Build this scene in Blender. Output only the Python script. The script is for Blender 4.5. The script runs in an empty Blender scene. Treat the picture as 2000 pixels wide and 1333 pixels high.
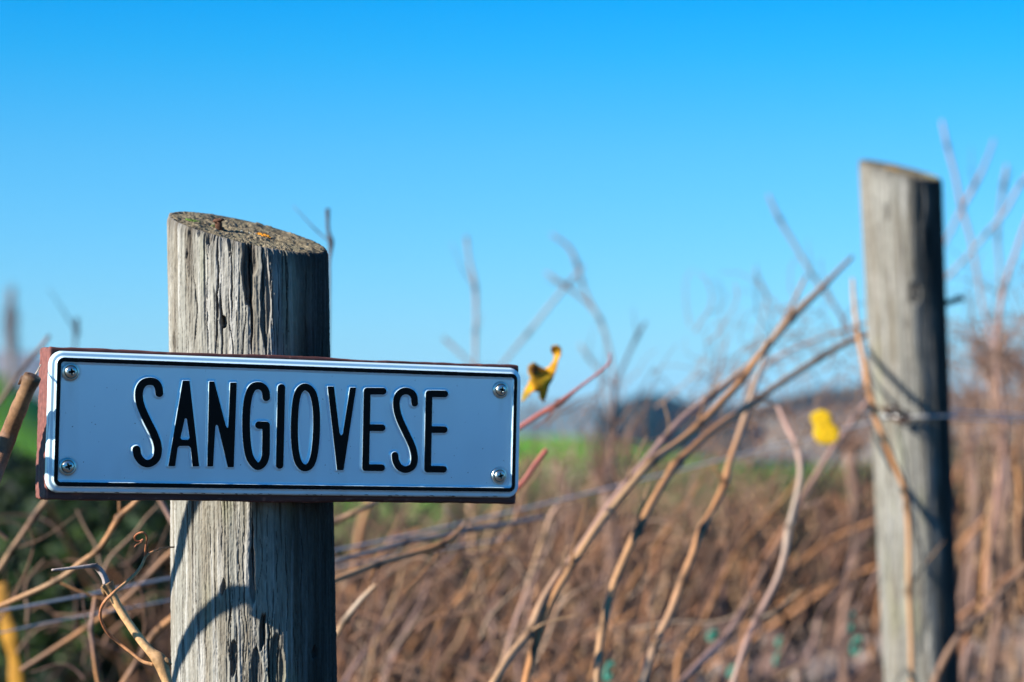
import bpy, bmesh, math, random
import numpy as np
from mathutils import Vector, Matrix, Quaternion, noise as mnoise

random.seed(7); rng = np.random.default_rng(7)
scene = bpy.context.scene
C = scene.collection

# ------------------------------------------------------------------ camera
EYE = 1.45
PITCH = math.atan(0.0337)
cam = bpy.data.cameras.new('camera'); cam_ob = bpy.data.objects.new('camera', cam); C.objects.link(cam_ob)
cam.lens = 90; cam.sensor_width = 36; cam.sensor_fit = 'HORIZONTAL'
cam.clip_start = 0.05; cam.clip_end = 9000
cam_ob.location = (0, 0, EYE); cam_ob.rotation_euler = (math.pi/2 + PITCH, 0, 0)
cam.dof.use_dof = True; cam.dof.focus_distance = 1.60; cam.dof.aperture_fstop = 8.0; cam.dof.aperture_blades = 0
scene.camera = cam_ob

# ------------------------------------------------------------------ sun, sky, exposure
SAZ, SEL = math.radians(28.2), math.radians(28.5)
SUN = Vector((-math.cos(SAZ)*math.cos(SEL), -math.sin(SAZ)*math.cos(SEL), math.sin(SEL)))
sd = bpy.data.lights.new('sun', 'SUN'); sd.energy = 5.0; sd.angle = math.radians(0.53); sd.color = (1.0, 0.94, 0.86)
so = bpy.data.objects.new('sun', sd); C.objects.link(so); so.rotation_euler = SUN.to_track_quat('Z', 'Y').to_euler(); so.location = (-20, -8, 20)

world = bpy.data.worlds.new('World'); scene.world = world; world.use_nodes = True
wn = world.node_tree; wn.nodes.clear()
sky = wn.nodes.new('ShaderNodeTexSky'); sky.sky_type = 'NISHITA'; sky.sun_disc = False
sky.sun_elevation = SEL; sky.sun_rotation = math.atan2(SUN.x, SUN.y) % (2*math.pi)
sky.altitude = 200; sky.air_density = 1.0; sky.dust_density = 0.25; sky.ozone_density = 3.0
tc = wn.nodes.new('ShaderNodeTexCoord'); sx = wn.nodes.new('ShaderNodeSeparateXYZ')
wn.links.new(tc.outputs['Generated'], sx.inputs[0])
ramp = wn.nodes.new('ShaderNodeValToRGB')       # clear winter sky: pale at the horizon, deep azure above
SKYRAMP = [(0.0, (0.42, 0.78, 1.30)), (0.037, (0.37, 0.76, 1.15)), (0.107, (0.20, 0.74, 1.10)), (0.146, (0.05, 0.72, 1.12)),
           (0.168, (0.0, 0.68, 1.15)), (0.35, (0.0, 0.68, 1.22)), (1.0, (0.0, 0.36, 0.88))]
els = ramp.color_ramp.elements
els[0].position = SKYRAMP[0][0]; els[0].color = (*SKYRAMP[0][1], 1)
els[1].position = SKYRAMP[-1][0]; els[1].color = (*SKYRAMP[-1][1], 1)
for p, c in SKYRAMP[1:-1]:
    e = els.new(p); e.color = (*c, 1)
wn.links.new(sx.outputs['Z'], ramp.inputs[0])
mul = wn.nodes.new('ShaderNodeMix'); mul.data_type = 'RGBA'; mul.blend_type = 'MULTIPLY'; mul.inputs['Factor'].default_value = 1
mul.clamp_result = False
wn.links.new(sky.outputs[0], mul.inputs['A']); wn.links.new(ramp.outputs[0], mul.inputs['B'])
bg = wn.nodes.new('ShaderNodeBackground'); bg.inputs['Strength'].default_value = 0.072
wo = wn.nodes.new('ShaderNodeOutputWorld')
wn.links.new(mul.outputs['Result'], bg.inputs[0]); wn.links.new(bg.outputs[0], wo.inputs[0])
scene.view_settings.view_transform = 'Standard'; scene.view_settings.look = 'None'
scene.view_settings.exposure = 1.1; scene.view_settings.gamma = 1.0; scene.view_settings.use_curve_mapping = False
scene.render.engine = 'CYCLES'
scene.cycles.use_denoising = True
scene.cycles.max_bounces = 6; scene.cycles.diffuse_bounces = 3; scene.cycles.glossy_bounces = 3
scene.cycles.use_adaptive_sampling = True; scene.cycles.adaptive_threshold = 0.01

# ------------------------------------------------------------------ helpers
PX = 36/90/2000
CP, SP = math.cos(PITCH), math.sin(PITCH)
def ray(px, py):
    x = (px-1000)*PX; y = (666.5-py)*PX
    return Vector((x, CP - y*SP, SP + y*CP))
def at(px, py, Y):                       # a point of the place seen at a pixel, Y metres ahead
    r = ray(px, py); k = Y/r.y
    return Vector((r.x*k, Y, EYE + r.z*k))
def on_plane(px, py, P, n):
    r = ray(px, py); o = Vector((0, 0, EYE))
    return o + r*((P-o).dot(n)/r.dot(n))

_tab = rng.random((256, 256))
def vn(u, v, seed=0):                    # value noise, -1..1
    u = np.asarray(u, float) + seed*17.31; v = np.asarray(v, float) + seed*9.77
    iu = np.floor(u).astype(int); iv = np.floor(v).astype(int)
    fu = u-iu; fv = v-iv
    fu = fu*fu*(3-2*fu); fv = fv*fv*(3-2*fv)
    a = _tab[iu & 255, iv & 255]; b = _tab[(iu+1) & 255, iv & 255]
    c = _tab[iu & 255, (iv+1) & 255]; d = _tab[(iu+1) & 255, (iv+1) & 255]
    return ((a*(1-fu)+b*fu)*(1-fv) + (c*(1-fu)+d*fu)*fv)*2-1
def sst(x, a, b):
    t = np.clip((x-a)/(b-a), 0, 1); return t*t*(3-2*t)

def tag(o, label=None, cat=None, group=None, kind=None):
    if label: o['label'] = label
    if cat: o['category'] = cat
    if group: o['group'] = group
    if kind: o['kind'] = kind
    return o
def mesh_obj(name, V, F, mat, parent=None, col=None, origin=None, smooth=True):
    V = np.asarray(V, dtype=np.float64)
    me = bpy.data.meshes.new(name)
    if origin is None: origin = Vector((0, 0, 0))
    Vl = V - np.array(origin)[None, :]
    if isinstance(F, np.ndarray):
        n, k = F.shape
        me.vertices.add(len(V)); me.vertices.foreach_set('co', Vl.astype(np.float32).ravel())
        me.loops.add(n*k); me.loops.foreach_set('vertex_index', F.astype(np.int32).ravel())
        me.polygons.add(n); me.polygons.foreach_set('loop_start', np.arange(0, n*k, k, dtype=np.int32))
        me.polygons.foreach_set('loop_total', np.full(n, k, dtype=np.int32))
        me.update(calc_edges=True)
    else:
        me.from_pydata([tuple(v) for v in Vl], [], F)
    if smooth: me.polygons.foreach_set('use_smooth', np.ones(len(me.polygons), dtype=bool))
    if col is not None:
        a = me.color_attributes.new('Col', 'FLOAT_COLOR', 'POINT')
        cc = np.ones((len(V), 4), dtype=np.float32); cc[:, :3] = col
        a.data.foreach_set('color', cc.ravel())
    me.materials.append(mat); me.update()
    o = bpy.data.objects.new(name, me); C.objects.link(o)
    if parent is not None:
        o.parent = parent
        o.location = Vector(origin)
    else:
        o.location = Vector(origin)
    return o
def empty(name, loc=(0, 0, 0)):
    o = bpy.data.objects.new(name, None); C.objects.link(o); o.location = loc; o.empty_display_size = .05
    return o

def mat(name, color=None, rough=0.8, metal=0.0, bump=0.0, bscale=200, stretch=(1, 1, 1), var=0.0, coat=0.0, spec=0.3, vscale=None, trans=0.0, bdist=0.001):
    m = bpy.data.materials.new(name); m.use_nodes = True
    nt = m.node_tree; p = nt.nodes['Principled BSDF']
    p.inputs['Roughness'].default_value = rough; p.inputs['Metallic'].default_value = metal
    p.inputs['Specular IOR Level'].default_value = spec
    p.inputs['Coat Weight'].default_value = coat; p.inputs['Coat Roughness'].default_value = 0.12; p.inputs['Coat IOR'].default_value = 1.8 if coat else 1.5
    if color is None:
        c = nt.nodes.new('ShaderNodeAttribute'); c.attribute_name = 'Col'; cout = c.outputs['Color']
    else:
        c = nt.nodes.new('ShaderNodeRGB'); c.outputs[0].default_value = (*color, 1); cout = c.outputs[0]
    tco = nt.nodes.new('ShaderNodeTexCoord'); mp = nt.nodes.new('ShaderNodeMapping'); mp.inputs['Scale'].default_value = stretch
    nt.links.new(tco.outputs['Object'], mp.inputs[0])
    if var > 0:
        n = nt.nodes.new('ShaderNodeTexNoise'); n.inputs['Scale'].default_value = vscale or bscale*0.4; n.inputs['Detail'].default_value = 5
        nt.links.new(mp.outputs[0], n.inputs['Vector'])
        mr = nt.nodes.new('ShaderNodeMapRange'); mr.inputs['From Min'].default_value = .25; mr.inputs['From Max'].default_value = .75
        mr.inputs['To Min'].default_value = 1-var; mr.inputs['To Max'].default_value = 1+var
        nt.links.new(n.outputs['Fac'], mr.inputs['Value'])
        mx = nt.nodes.new('ShaderNodeVectorMath'); mx.operation = 'SCALE'
        nt.links.new(cout, mx.inputs[0]); nt.links.new(mr.outputs[0], mx.inputs['Scale']); cout = mx.outputs[0]
    nt.links.new(cout, p.inputs['Base Color'])
    if bump > 0:
        n = nt.nodes.new('ShaderNodeTexNoise'); n.inputs['Scale'].default_value = bscale; n.inputs['Detail'].default_value = 6
        nt.links.new(mp.outputs[0], n.inputs['Vector'])
        b = nt.nodes.new('ShaderNodeBump'); b.inputs['Strength'].default_value = bump; b.inputs['Distance'].default_value = bdist
        nt.links.new(n.outputs['Fac'], b.inputs['Height']); nt.links.new(b.outputs[0], p.inputs['Normal'])
    if trans > 0:
        out = nt.nodes['Material Output']
        tl = nt.nodes.new('ShaderNodeBsdfTranslucent'); nt.links.new(cout, tl.inputs['Color'])
        ms = nt.nodes.new('ShaderNodeMixShader'); ms.inputs[0].default_value = trans
        nt.links.new(p.outputs[0], ms.inputs[1]); nt.links.new(tl.outputs[0], ms.inputs[2]); nt.links.new(ms.outputs[0], out.inputs[0])
    return m

M_wood = mat('weathered_wood', None, 0.85, bump=0.9, bscale=1100, stretch=(1, 1, .14), var=.22, vscale=700, spec=.2, bdist=.0006)
M_board = mat('stained_board', None, 0.6, bump=0.5, bscale=500, stretch=(.08, 1, 1), var=.35, vscale=300, spec=.35, bdist=.0005)
M_plate = mat('white_enamel', None, 0.16, bump=0.03, bscale=60, var=0.02, vscale=9, coat=1.0, spec=.7, bdist=.0006)
M_black = mat('black_paint', (.003, .003, .003), 0.45, bump=.02, bscale=90, spec=.12)
M_zinc = mat('zinc_screw', None, 0.33, metal=1.0, bump=.08, bscale=900, bdist=.0003)
M_rust = mat('rusty_iron', (.10, .045, .025), 0.9, bump=.8, bscale=900, var=.5, vscale=600)
M_lichen = mat('lichen', None, 0.95, bump=.4, bscale=1500)
M_cane = mat('cane_bark', None, 0.6, bump=.5, bscale=1400, var=.3, vscale=420, spec=.3, stretch=(1, 1, 1), bdist=.0006)
M_stick = mat('dry_stalks', None, 0.8, spec=.2)
M_leaf = mat('leaf_blade', None, 0.6, var=.3, vscale=160, trans=.5)
M_green = mat('shrub_leaf', None, 0.6, trans=.2, spec=.3)
M_wire = mat('trellis_wire', (.62, .60, .57), 0.45, metal=.3)
M_tie = mat('plastic_tie', (.015, .15, .10), 0.5)
M_stake = mat('yellow_stake', (.42, .20, .02), 0.6, var=.35, vscale=40)

def catmull(P, n=8, closed=False):
    P = [np.array(p, float) for p in P]
    if closed: Q = [P[-1]] + P + [P[0], P[1]]
    else: Q = [2*P[0]-P[1]] + P + [2*P[-1]-P[-2]]
    out = []
    for i in range(1, len(Q)-2):
        for k in range(n):
            t = k/n
            a, b, c, d = Q[i-1], Q[i], Q[i+1], Q[i+2]
            out.append(0.5*((2*b)+(c-a)*t+(2*a-5*b+4*c-d)*t*t+(3*b-a-3*c+d)*t**3))
    if not closed: out.append(Q[-2])
    return np.array(out)

def tube_arrays(P, R, seg=8, colr=None, cap=True):
    P = np.asarray(P); n = len(P)
    T = np.gradient(P, axis=0); T /= np.linalg.norm(T, axis=1)[:, None]+1e-12
    up = np.array([.31, -.85, .42]); N = np.zeros_like(P)
    v = up - T[0]*up.dot(T[0]); v /= np.linalg.norm(v)
    for i in range(n):
        v = v - T[i]*v.dot(T[i]); v /= np.linalg.norm(v)+1e-12; N[i] = v
    B = np.cross(T, N)
    a = np.arange(seg)*2*np.pi/seg
    V = P[:, None, :] + (N[:, None, :]*np.cos(a)[None, :, None] + B[:, None, :]*np.sin(a)[None, :, None])*np.asarray(R)[:, None, None]
    V = V.reshape(-1, 3)
    i = np.arange(n-1)[:, None]*seg; j = np.arange(seg)[None, :]; j2 = (j+1) % seg
    F = np.stack([i+j, i+j2, i+seg+j2, i+seg+j], -1).reshape(-1, 4)
    if cap:
        V = np.vstack([V, P[:1], P[-1:]]); c0, c1 = n*seg, n*seg+1
        jj = np.arange(seg); 
        F0 = np.stack([jj, np.full(seg, c0), np.full(seg, c0), (jj+1) % seg], -1)
        # triangles as degenerate quads are avoided: use two-step faces
        k = np.arange(0, seg, 2)
        F0 = np.stack([np.full(len(k), c0), (k+2) % seg, (k+1) % seg, k], -1)
        F1 = np.stack([np.full(len(k), c1), (n-1)*seg+k, (n-1)*seg+(k+1) % seg, (n-1)*seg+(k+2) % seg], -1)
        F = np.vstack([F, F0, F1])
    return V, F
class Acc:
    def __init__(s): s.V = []; s.F = []; s.Cc = []; s.n = 0
    def add(s, V, F, col):
        s.V.append(V); s.F.append(F+s.n); s.n += len(V)
        col = np.asarray(col, float)
        s.Cc.append(np.broadcast_to(col, (len(V), 3)) if col.ndim == 1 else col)
    def build(s, name, m, parent=None, origin=None, smooth=True):
        return mesh_obj(name, np.vstack(s.V), np.vstack(s.F), m, parent, np.vstack(s.Cc), origin, smooth)

TAN = (.50, .30, .155); ORANGE = (.50, .235, .09); PINK = (.44, .27, .21); GREY = (.36, .32, .29); RED = (.34, .105, .08)
BROWN = (.26, .145, .085); DARK = (.085, .055, .045); PALE = (.55, .42, .30)

def cane_mesh(acc, P, R, colA, seg=10, nodes=(), rough=0.0, sub=6, colB=None, bud=True, node_dark=.45):
    """P control points (3D), R radii per control point, nodes = indices of swollen dark nodes"""
    D = catmull([np.array([*p, r]) for p, r in zip(P, R)], sub)
    pts, rad = D[:, :3], D[:, 3].copy()
    L = np.r_[0, np.cumsum(np.linalg.norm(np.diff(pts, axis=0), axis=1))]
    colA = np.array(colA, float); colB = np.array(colB if colB is not None else colA*.8)
    t = np.sin(L/ max(L[-1], 1e-6)*9 + L[-1]*77)*.5+.5
    col = colA[None]*(1-t[:, None]) + colB[None]*t[:, None]
    for k in nodes:
        Lk = L[min(k*sub, len(L)-1)]; r0 = rad[min(k*sub, len(L)-1)]
        g = np.exp(-((L-Lk)/(r0*1.5))**2)
        rad *= 1+.17*g
        col *= (1-(1-node_dark)*np.exp(-((L-Lk)/(r0*2.2))**2))[:, None]
    if rough: rad *= 1+rough*vn(L*300, L*0+seg, 3)
    V, F = tube_arrays(pts, rad, seg)
    vc = np.repeat(col, seg, axis=0)
    nz = vn(V[:, 0]*500, V[:, 2]*160+V[:, 1]*300, 4)[:len(vc)]
    vc = vc*(1+.12*nz[:, None]); vc = np.vstack([vc, col[:1]*.5, col[-1:]*.5])
    acc.add(V, F, vc)
    if bud:
        for k in nodes:
            i = min(k*sub, len(pts)-2); i = max(i, 1)
            T = pts[i+1]-pts[i-1]; T /= np.linalg.norm(T)
            side = np.cross(T, [.3, .9, .1]); side /= np.linalg.norm(side); side *= (1 if k % 2 else -1)
            r0 = rad[i]
            bp = [pts[i]+side*r0*.3, pts[i]+side*r0*.95+T*r0*.5, pts[i]+side*r0*1.2+T*r0*1.3]
            V, F = tube_arrays(np.array(bp), [r0*.55, r0*.42, r0*.12], 8)
            acc.add(V, F, colA*.35)
def cane(name, label, cat, pts, col, nodes=(), group=None, colB=None, seg=10, rough=.05, sub=6, forks=(), m=None, node_dark=.45):
    """pts: (px, py, Y, width_px)"""
    acc = Acc()
    def conv(pl): return [at(a, b, Y) for a, b, Y, w in pl], [w*PX*Y/2*(1 if Y < 2 else .71 if Y < 3.6 else .55) for a, b, Y, w in pl]
    P, R = conv(pts)
    cane_mesh(acc, P, R, col, seg, nodes, rough, sub, colB, node_dark=node_dark)
    if pts[0][2] > 2:
        rs = random.Random(len(pts)*31+int(pts[0][0]))
        for k in nodes:
            if 0 < k < len(P)-1 and rs.random() < .55:
                T = (P[k-1]-P[k+1]).normalized(); a = rs.choice((-1, 1))*rs.uniform(.35, .9); L = rs.uniform(.018, .07)
                d = Vector((T.x*math.cos(a)-T.z*math.sin(a), rs.uniform(-.3, .3), T.x*math.sin(a)+T.z*math.cos(a)))
                e = d + Vector((rs.uniform(-.5, .5), 0, rs.uniform(-.2, .6)))
                cane_mesh(acc, [P[k], P[k]+d*L*.5, P[k]+d*L*.7+e*L*.5], [R[k]*.42, R[k]*.3, R[k]*.14], np.array(col)*.7, 6, (1,), 0, 4, bud=False)
    for f in forks:
        fp, fc, fn = f
        P2, R2 = conv(fp); cane_mesh(acc, P2, R2, fc, max(6, seg-2), fn, rough, sub)
    o = acc.build(name, m or M_cane, origin=P[-1])
    tag(o, label, cat, group); return o

# ------------------------------------------------------------------ ground sheet
def ground_z(X, Y):
    """height relative to the eye"""
    X = np.asarray(X, float); Y = np.asarray(Y, float)
    ky = [-400, -20, 0, 2.5, 4, 7, 10, 13, 20, 40, 80, 115, 160, 260, 500, 1500, 9000]
    kz = [-1.9, -1.6, -1.45, -1.38, -1.15, -.74, -.77, -.84, -1.0, -1.25, -.62, -.30, -3.5, -9, -12, -14, -20]
    z = np.interp(Y, ky, kz)
    a = X/np.maximum(Y, 8)
    left = sst(-a, .150, .215)*sst(Y, 25, 95)*(1-sst(Y, 150, 400))
    z = z + left*2.9
    right = sst(a, .02, .10)*sst(Y, 30, 80)*(1-sst(Y, 120, 300))
    z = z - right*1.4
    near = np.exp(-(np.maximum(Y-25, 0)/20)**2)
    z = z + near*(.035*vn(X*1.3, Y*1.3, 1)+.02*vn(X*4.1, Y*4.1, 2)) + (1-near)*.12*vn(X/9, Y/9, 3)
    return z
xs = np.r_[-6000, -2500, -900, -350, -150, -80, np.linspace(-50, -8, 40), np.linspace(-7.8, 7.8, 120), np.linspace(8, 50, 40), 80, 150, 350, 900, 2500, 6000]
ys = np.r_[-400, -100, -30, -8, np.linspace(-3, 24, 190), np.linspace(25, 180, 90), 200, 240, 300, 420, 600, 1000, 2000, 4000, 8000]
GX, GY = np.meshgrid(xs, ys); GZ = ground_z(GX, GY)+EYE
V = np.stack([GX, GY, GZ], -1).reshape(-1, 3)
nx, ny = len(xs), len(ys)
ii = (np.arange(ny-1)[:, None]*nx+np.arange(nx-1)[None]).ravel()
F = np.stack([ii, ii+1, ii+nx+1, ii+nx], -1)
mg = sst(V[:, 1]+2.5*vn(V[:, 0]/3, V[:, 1]/3, 5), 17, 27)
soil = np.array([.05, .036, .028])[None]*(1+.45*vn(V[:, 0]*2.2, V[:, 1]*2.2, 6)[:, None])
g1 = np.array([.10, .25, .012])[None]*(1+.35*vn(V[:, 0]/4, V[:, 1]/8, 7)[:, None])
g1 = g1 + np.array([.10, .04, .01])[None]*np.clip(vn(V[:, 0]/7, V[:, 1]/14, 8), 0, 1)[:, None]
gcol = soil*(1-mg[:, None]) + g1*mg[:, None]
M_ground = mat('soil_and_meadow', None, 0.95, bump=.9, bscale=14, var=.35, vscale=6, spec=.1, bdist=.05)
tag(mesh_obj('ground', V, F, M_ground, col=np.clip(gcol, .01, 1)), kind='structure')

# ------------------------------------------------------------------ distant hills
def hill(name, ridge_px, D, base_py, col, depth, lumps=(6, 3), nz=.3):
    rp = np.array(ridge_px, float)
    px = np.linspace(rp[0, 0], rp[-1, 0], 160); py = np.interp(px, rp[:, 0], rp[:, 1])
    X = np.array([at(a, 835, D).x for a in px]); H = np.array([at(a, b, D).z for a, b in zip(px, py)])
    zb = at(1000, base_py, D).z - 14
    t = np.linspace(-1, 1, 41)
    XX, TT = np.meshgrid(X, t); HH = np.broadcast_to(H, XX.shape)
    prof = np.cos(TT*np.pi/2)**.8
    ZZ = zb + (HH-zb)*prof + (lumps[1]*D/600)*vn(XX/lumps[0]/3, TT*9, 11)*nz*(prof > .05)
    V = np.stack([XX*(1+TT*depth/D), D+TT*depth, ZZ], -1).reshape(-1, 3)
    nx = 160; ii = (np.arange(40)[:, None]*nx+np.arange(nx-1)[None]).ravel()
    F = np.stack([ii, ii+1, ii+nx+1, ii+nx], -1)
    c = np.array(col)[None]*(1+.3*vn(V[:, 0]/12, V[:, 1]/25, 12)[:, None]+.25*vn(V[:, 0]/4, V[:, 2]/3, 13)[:, None])
    return tag(mesh_obj(name, V, F, M_hill, col=np.clip(c, .01, 1)), kind='structure')
M_hill = mat('hillside', None, .95, spec=.05)
hill('hill', [(-900, 700), (-300, 690), (0, 688), (60, 694), (130, 712), (240, 742), (420, 770), (700, 786), (900, 800), (1200, 830)], 700, 850, (.17, .16, .15), 160)
hill('hill', [(700, 815), (900, 796), (1020, 790), (1120, 786), (1230, 787), (1330, 796), (1420, 790), (1480, 796), (1600, 810), (1800, 830)], 560, 850, (.13, .17, .17), 130)
hill('hill', [(1330, 840), (1420, 812), (1500, 786), (1560, 772), (1640, 762), (1700, 760), (1800, 764), (1900, 772), (2050, 770), (2500, 755), (3000, 760)], 420, 890, (.19, .155, .115), 120)
# dark wooded rise in the middle distance
def wood_mass(name, label, px0, px1, D, tops, n, col, hgt):
    acc = Acc()
    u = np.linspace(0, 2*np.pi, 9)[:-1]
    for k in range(n):
        f = (k+.5)/n; px = px0+(px1-px0)*f+random.uniform(-6, 6)
        d = D+random.uniform(-12, 12)
        top = np.interp(px, *zip(*tops)) + random.uniform(-2, 7)
        P = at(px, top, d); h = hgt*random.uniform(.7, 1.2)
        # crown of leaf-clump faces
        m = 220
        v = rng.normal(size=(m, 3)); v /= np.linalg.norm(v, axis=1)[:, None]; v *= rng.random((m, 1))**.35
        c = np.array([P.x, P.y, P.z-h*.5]) + v*np.array([h*.55, h*.5, h*.5])
        s = h*.10
        e1 = rng.normal(size=(m, 3)); e1 /= np.linalg.norm(e1, axis=1)[:, None]; e2 = np.cross(e1, rng.normal(size=(m, 3))); e2 /= np.linalg.norm(e2, axis=1)[:, None]
        V = np.stack([c-e1*s-e2*s, c+e1*s-e2*s, c+e1*s+e2*s, c-e1*s+e2*s], 1).reshape(-1, 3)
        F = np.arange(4*m).reshape(-1, 4)
        cc = np.array(col)*random.uniform(.6, 1.4)
        acc.add(V, F, cc)
    return tag(acc.build(name, M_green, smooth=False), label, 'wood', kind='stuff')
wood_mass('far_wood', 'dark wooded rise on the skyline right of the sign', 1205, 1450, 330,
          [(1180, 804), (1220, 786), (1262, 772), (1300, 776), (1340, 792), (1380, 802), (1450, 804)], 80, (.015, .045, .055), 5.0)
wood_mass('far_scrub', 'dark scrub along the top of the brown hill', 1500, 1690, 380,
          [(1500, 790), (1560, 768), (1600, 760), (1650, 752), (1690, 750)], 34, (.06, .06, .045), 3.2)

# ------------------------------------------------------------------ weathered round posts
def fit_plane(Lp, Rp, Fp, Bp, axy):
    A = []; b = []
    for P in (Lp, Rp, Fp, Bp):
        A.append([1, P.x-axy[0], P.y-axy[1]]); b.append(P.z)
    s, *_ = np.linalg.lstsq(np.array(A), np.array(b), rcond=None)
    return s
def post(name, label, topc, botc, Y, r_top, r_bot, ends, nth, dz, zlow, seed, cracks, chips, lichens=(), group=None, tone=1.0):
    """topc/botc: axis pixels at the cut top and at the frame bottom; ends: pixels of the four extremes of the cut face"""
    T = at(*topc, Y); Bm = at(*botc, Y)
    ax = (T-Bm).normalized()
    gz = float(ground_z(T.x, T.y))+EYE
    base = Bm + ax*((gz-.35-Bm.z)/ax.z)
    Ltop = (T-base).length
    q = Vector((0, 0, 1)).rotation_difference(ax)
    root = empty(name, base); root.rotation_mode = 'QUATERNION'; root.rotation_quaternion = q
    tag(root, label, 'post', group)
    qi = q.inverted()
    loc = [qi @ (at(p[0], p[1], Y+dy)-base) for p, dy in zip(ends, (0, 0, -r_top, r_top))]
    s0, sX, sY = fit_plane(*loc, (0, 0))
    zbot_hi = (qi @ (Bm-base)).z - .03                    # fine mesh down to just below the frame
    def rr(z): return r_top + (r_bot-r_top)*np.clip((Ltop-z)/(Ltop-zbot_hi), 0, 1.4)
    # angle: 0 = towards the camera, + = to the right
    front = np.linspace(-1.9, 1.9, nth); back = np.linspace(1.9, 2*np.pi-1.9, nth//5)[1:-1]
    th = np.r_[front, back]; nt = len(th)
    vx, vy = T.x, T.y; vl = math.hypot(vx, vy); vdir = np.array([-vx/vl, -vy/vl]); vr = np.array([-vdir[1], vdir[0]])
    cx = np.cos(th)[:, None]*vdir + np.sin(th)[:, None]*vr   # unit directions
    nz = int((Ltop-zbot_hi)/dz); tt = np.r_[np.linspace(-.0, 1, nz)]
    zlo = np.linspace(0, zbot_hi, 30)[:-1]
    rim = s0 + sX*cx[:, 0]*r_top + sY*cx[:, 1]*r_top
    rows = []
    Z = np.vstack([np.repeat(zlo[:, None], nt, 1), zbot_hi + (rim[None]-zbot_hi)*tt[:, None]])
    TH = np.broadcast_to(th[None], Z.shape)
    Rb = rr(Z); S = TH*r_top*1000; Zm = (Z-Ltop)*1000     # mm
    h = np.zeros_like(Z); dark = np.zeros_like(Z)
    S1 = S + 2.2*vn(S/38, Zm/110, seed) + .7*vn(S/11, Zm/34, seed+1)
    h += .38*vn(S1/5.5, Zm/210, seed+2) + .30*(1-2*np.abs(vn(S1/2.1, Zm/120, seed+3))) + .22*vn(S1/.8, Zm/30, seed+4) + .16*(1-2*np.abs(vn(S1/1.1, Zm/70, seed+34))) + .16*vn(S/.7, Zm/1.1, seed+35)
    ridge = 11 + 4*sst(-Zm, 240, 270) + 3*vn(Zm/35, Zm*0, seed+41)
    h += 1.9*np.exp(-((S-ridge)/8.5)**2)
    h += .9*vn(S/26, Zm/160, seed+5) + .12*vn(S/1.0, Zm/2.5, seed+6)
    rg = np.abs(vn(S1/3.4, Zm/260, seed+7)); fine = 1-sst(rg, 0, .10); brk = sst(vn(S/4, Zm/38, seed+8), -.35, .25)
    h -= 1.3*fine*brk; dark = np.maximum(dark, .9*fine*brk)
    rg = np.abs(vn(S1/1.7, Zm/150, seed+27)); fine = 1-sst(rg, 0, .12); brk = sst(vn(S/3, Zm/25, seed+28), -.2, .3)
    h -= .35*fine*brk; dark = np.maximum(dark, .45*fine*brk)
    for (sc, za, zb, w, d) in cracks:
        mid, half = (za+zb)/2, abs(zb-za)/2
        pth = sc + 1.6*vn(Zm/26, Zm*0+sc, seed+9) + .5*vn(Zm/6, Zm*0+sc*3, seed+10)
        e = np.clip(1-((Zm-mid)/half)**2, 0, 1)**.5
        ww = w*e*(.6+.5*vn(Zm/9, Zm*0+sc*7, seed+11)+.3)+1e-6
        x = np.abs(S-pth)/ww
        k = np.clip(1-x, 0, 1)**.7*(e > 0.02)
        h -= d*k*e; dark = np.maximum(dark, np.clip(k*1.6, 0, 1)*.95)
    for (sc, zc, ws, wz, d) in chips:
        q_ = ((S-sc+ .8*vn(S/2.5, Zm/9, seed+12))/ws)**2 + ((Zm-zc+3*vn(S/2.2, Zm/11, seed+13))/wz)**2
        k = 1-sst(q_, .72, 1.12)
        h -= k*(d*1.35 + .7*vn(S1/1.5, Zm/22, seed+14)); dark = np.maximum(dark, k*.6)
    edge = (rim[None]-Z)*1000
    h -= 1.5*np.exp(-edge/1.6) + (1-sst(edge, 0, 22))*np.maximum(0, 1.4*vn(S1/2.1, Zm/30, seed+15)+.35)
    dark = np.maximum(dark, (1-sst(edge, 0, 14+10*vn(S/2.5, S*0, seed+16)))*.5)
    Rr = Rb + h/1000
    V = np.stack([cx[None, :, 0]*Rr, cx[None, :, 1]*Rr, Z], -1).reshape(-1, 3)
    nr = Z.shape[0]
    i = (np.arange(nr-1)[:, None]*nt); j = np.arange(nt)[None]
    F = np.stack([i+j, i+(j+1) % nt, i+nt+(j+1) % nt, i+nt+j], -1).reshape(-1, 4)
    # colour: silver-grey weathered timber, brown where the grain is open, pale on the raised fibres
    silver = np.array([.24, .232, .195]); warm = np.array([.17, .14, .095]); pale = np.array([.48, .465, .42]); dk = np.array([.045, .035, .028]); green = np.array([.27, .27, .17])
    m1 = sst(vn(S1/6, Zm/120, seed+17), -.5, .7)[..., None]; m2 = sst(vn(S1/2.2, Zm/60, seed+18), .1, .8)[..., None]; m3 = sst(vn(S/14, Zm/70, seed+19), .35, .8)[..., None]
    col = silver*(1-m1*.6) + warm*m1*.6; col = col*(1-m2*.5)+pale*m2*.5; col = col*(1-m3*.45)+green*m3*.45
    col = col*(1+.10*vn(S/.9, Zm/4, seed+20))[..., None]
    # painted shade: timber colour darkened on the right, away from the sun
    shade_side = sst(TH+.25*vn(S/9, Zm/50, seed+21), .12, .95)*(1-sst(TH, 2.6, 4.2))
    col = col*(1-.85*shade_side[..., None])
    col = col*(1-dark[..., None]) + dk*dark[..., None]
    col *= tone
    # cut top
    NR = 70
    f = np.linspace(1, 0, NR)[1:]
    rt = Rr[-1]
    TX = f[:, None]*(cx[:, 0]*rt)[None]; TY = f[:, None]*(cx[:, 1]*rt)[None]
    xm, ym = TX*1000, TY*1000
    rad = np.hypot(xm, ym)
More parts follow.
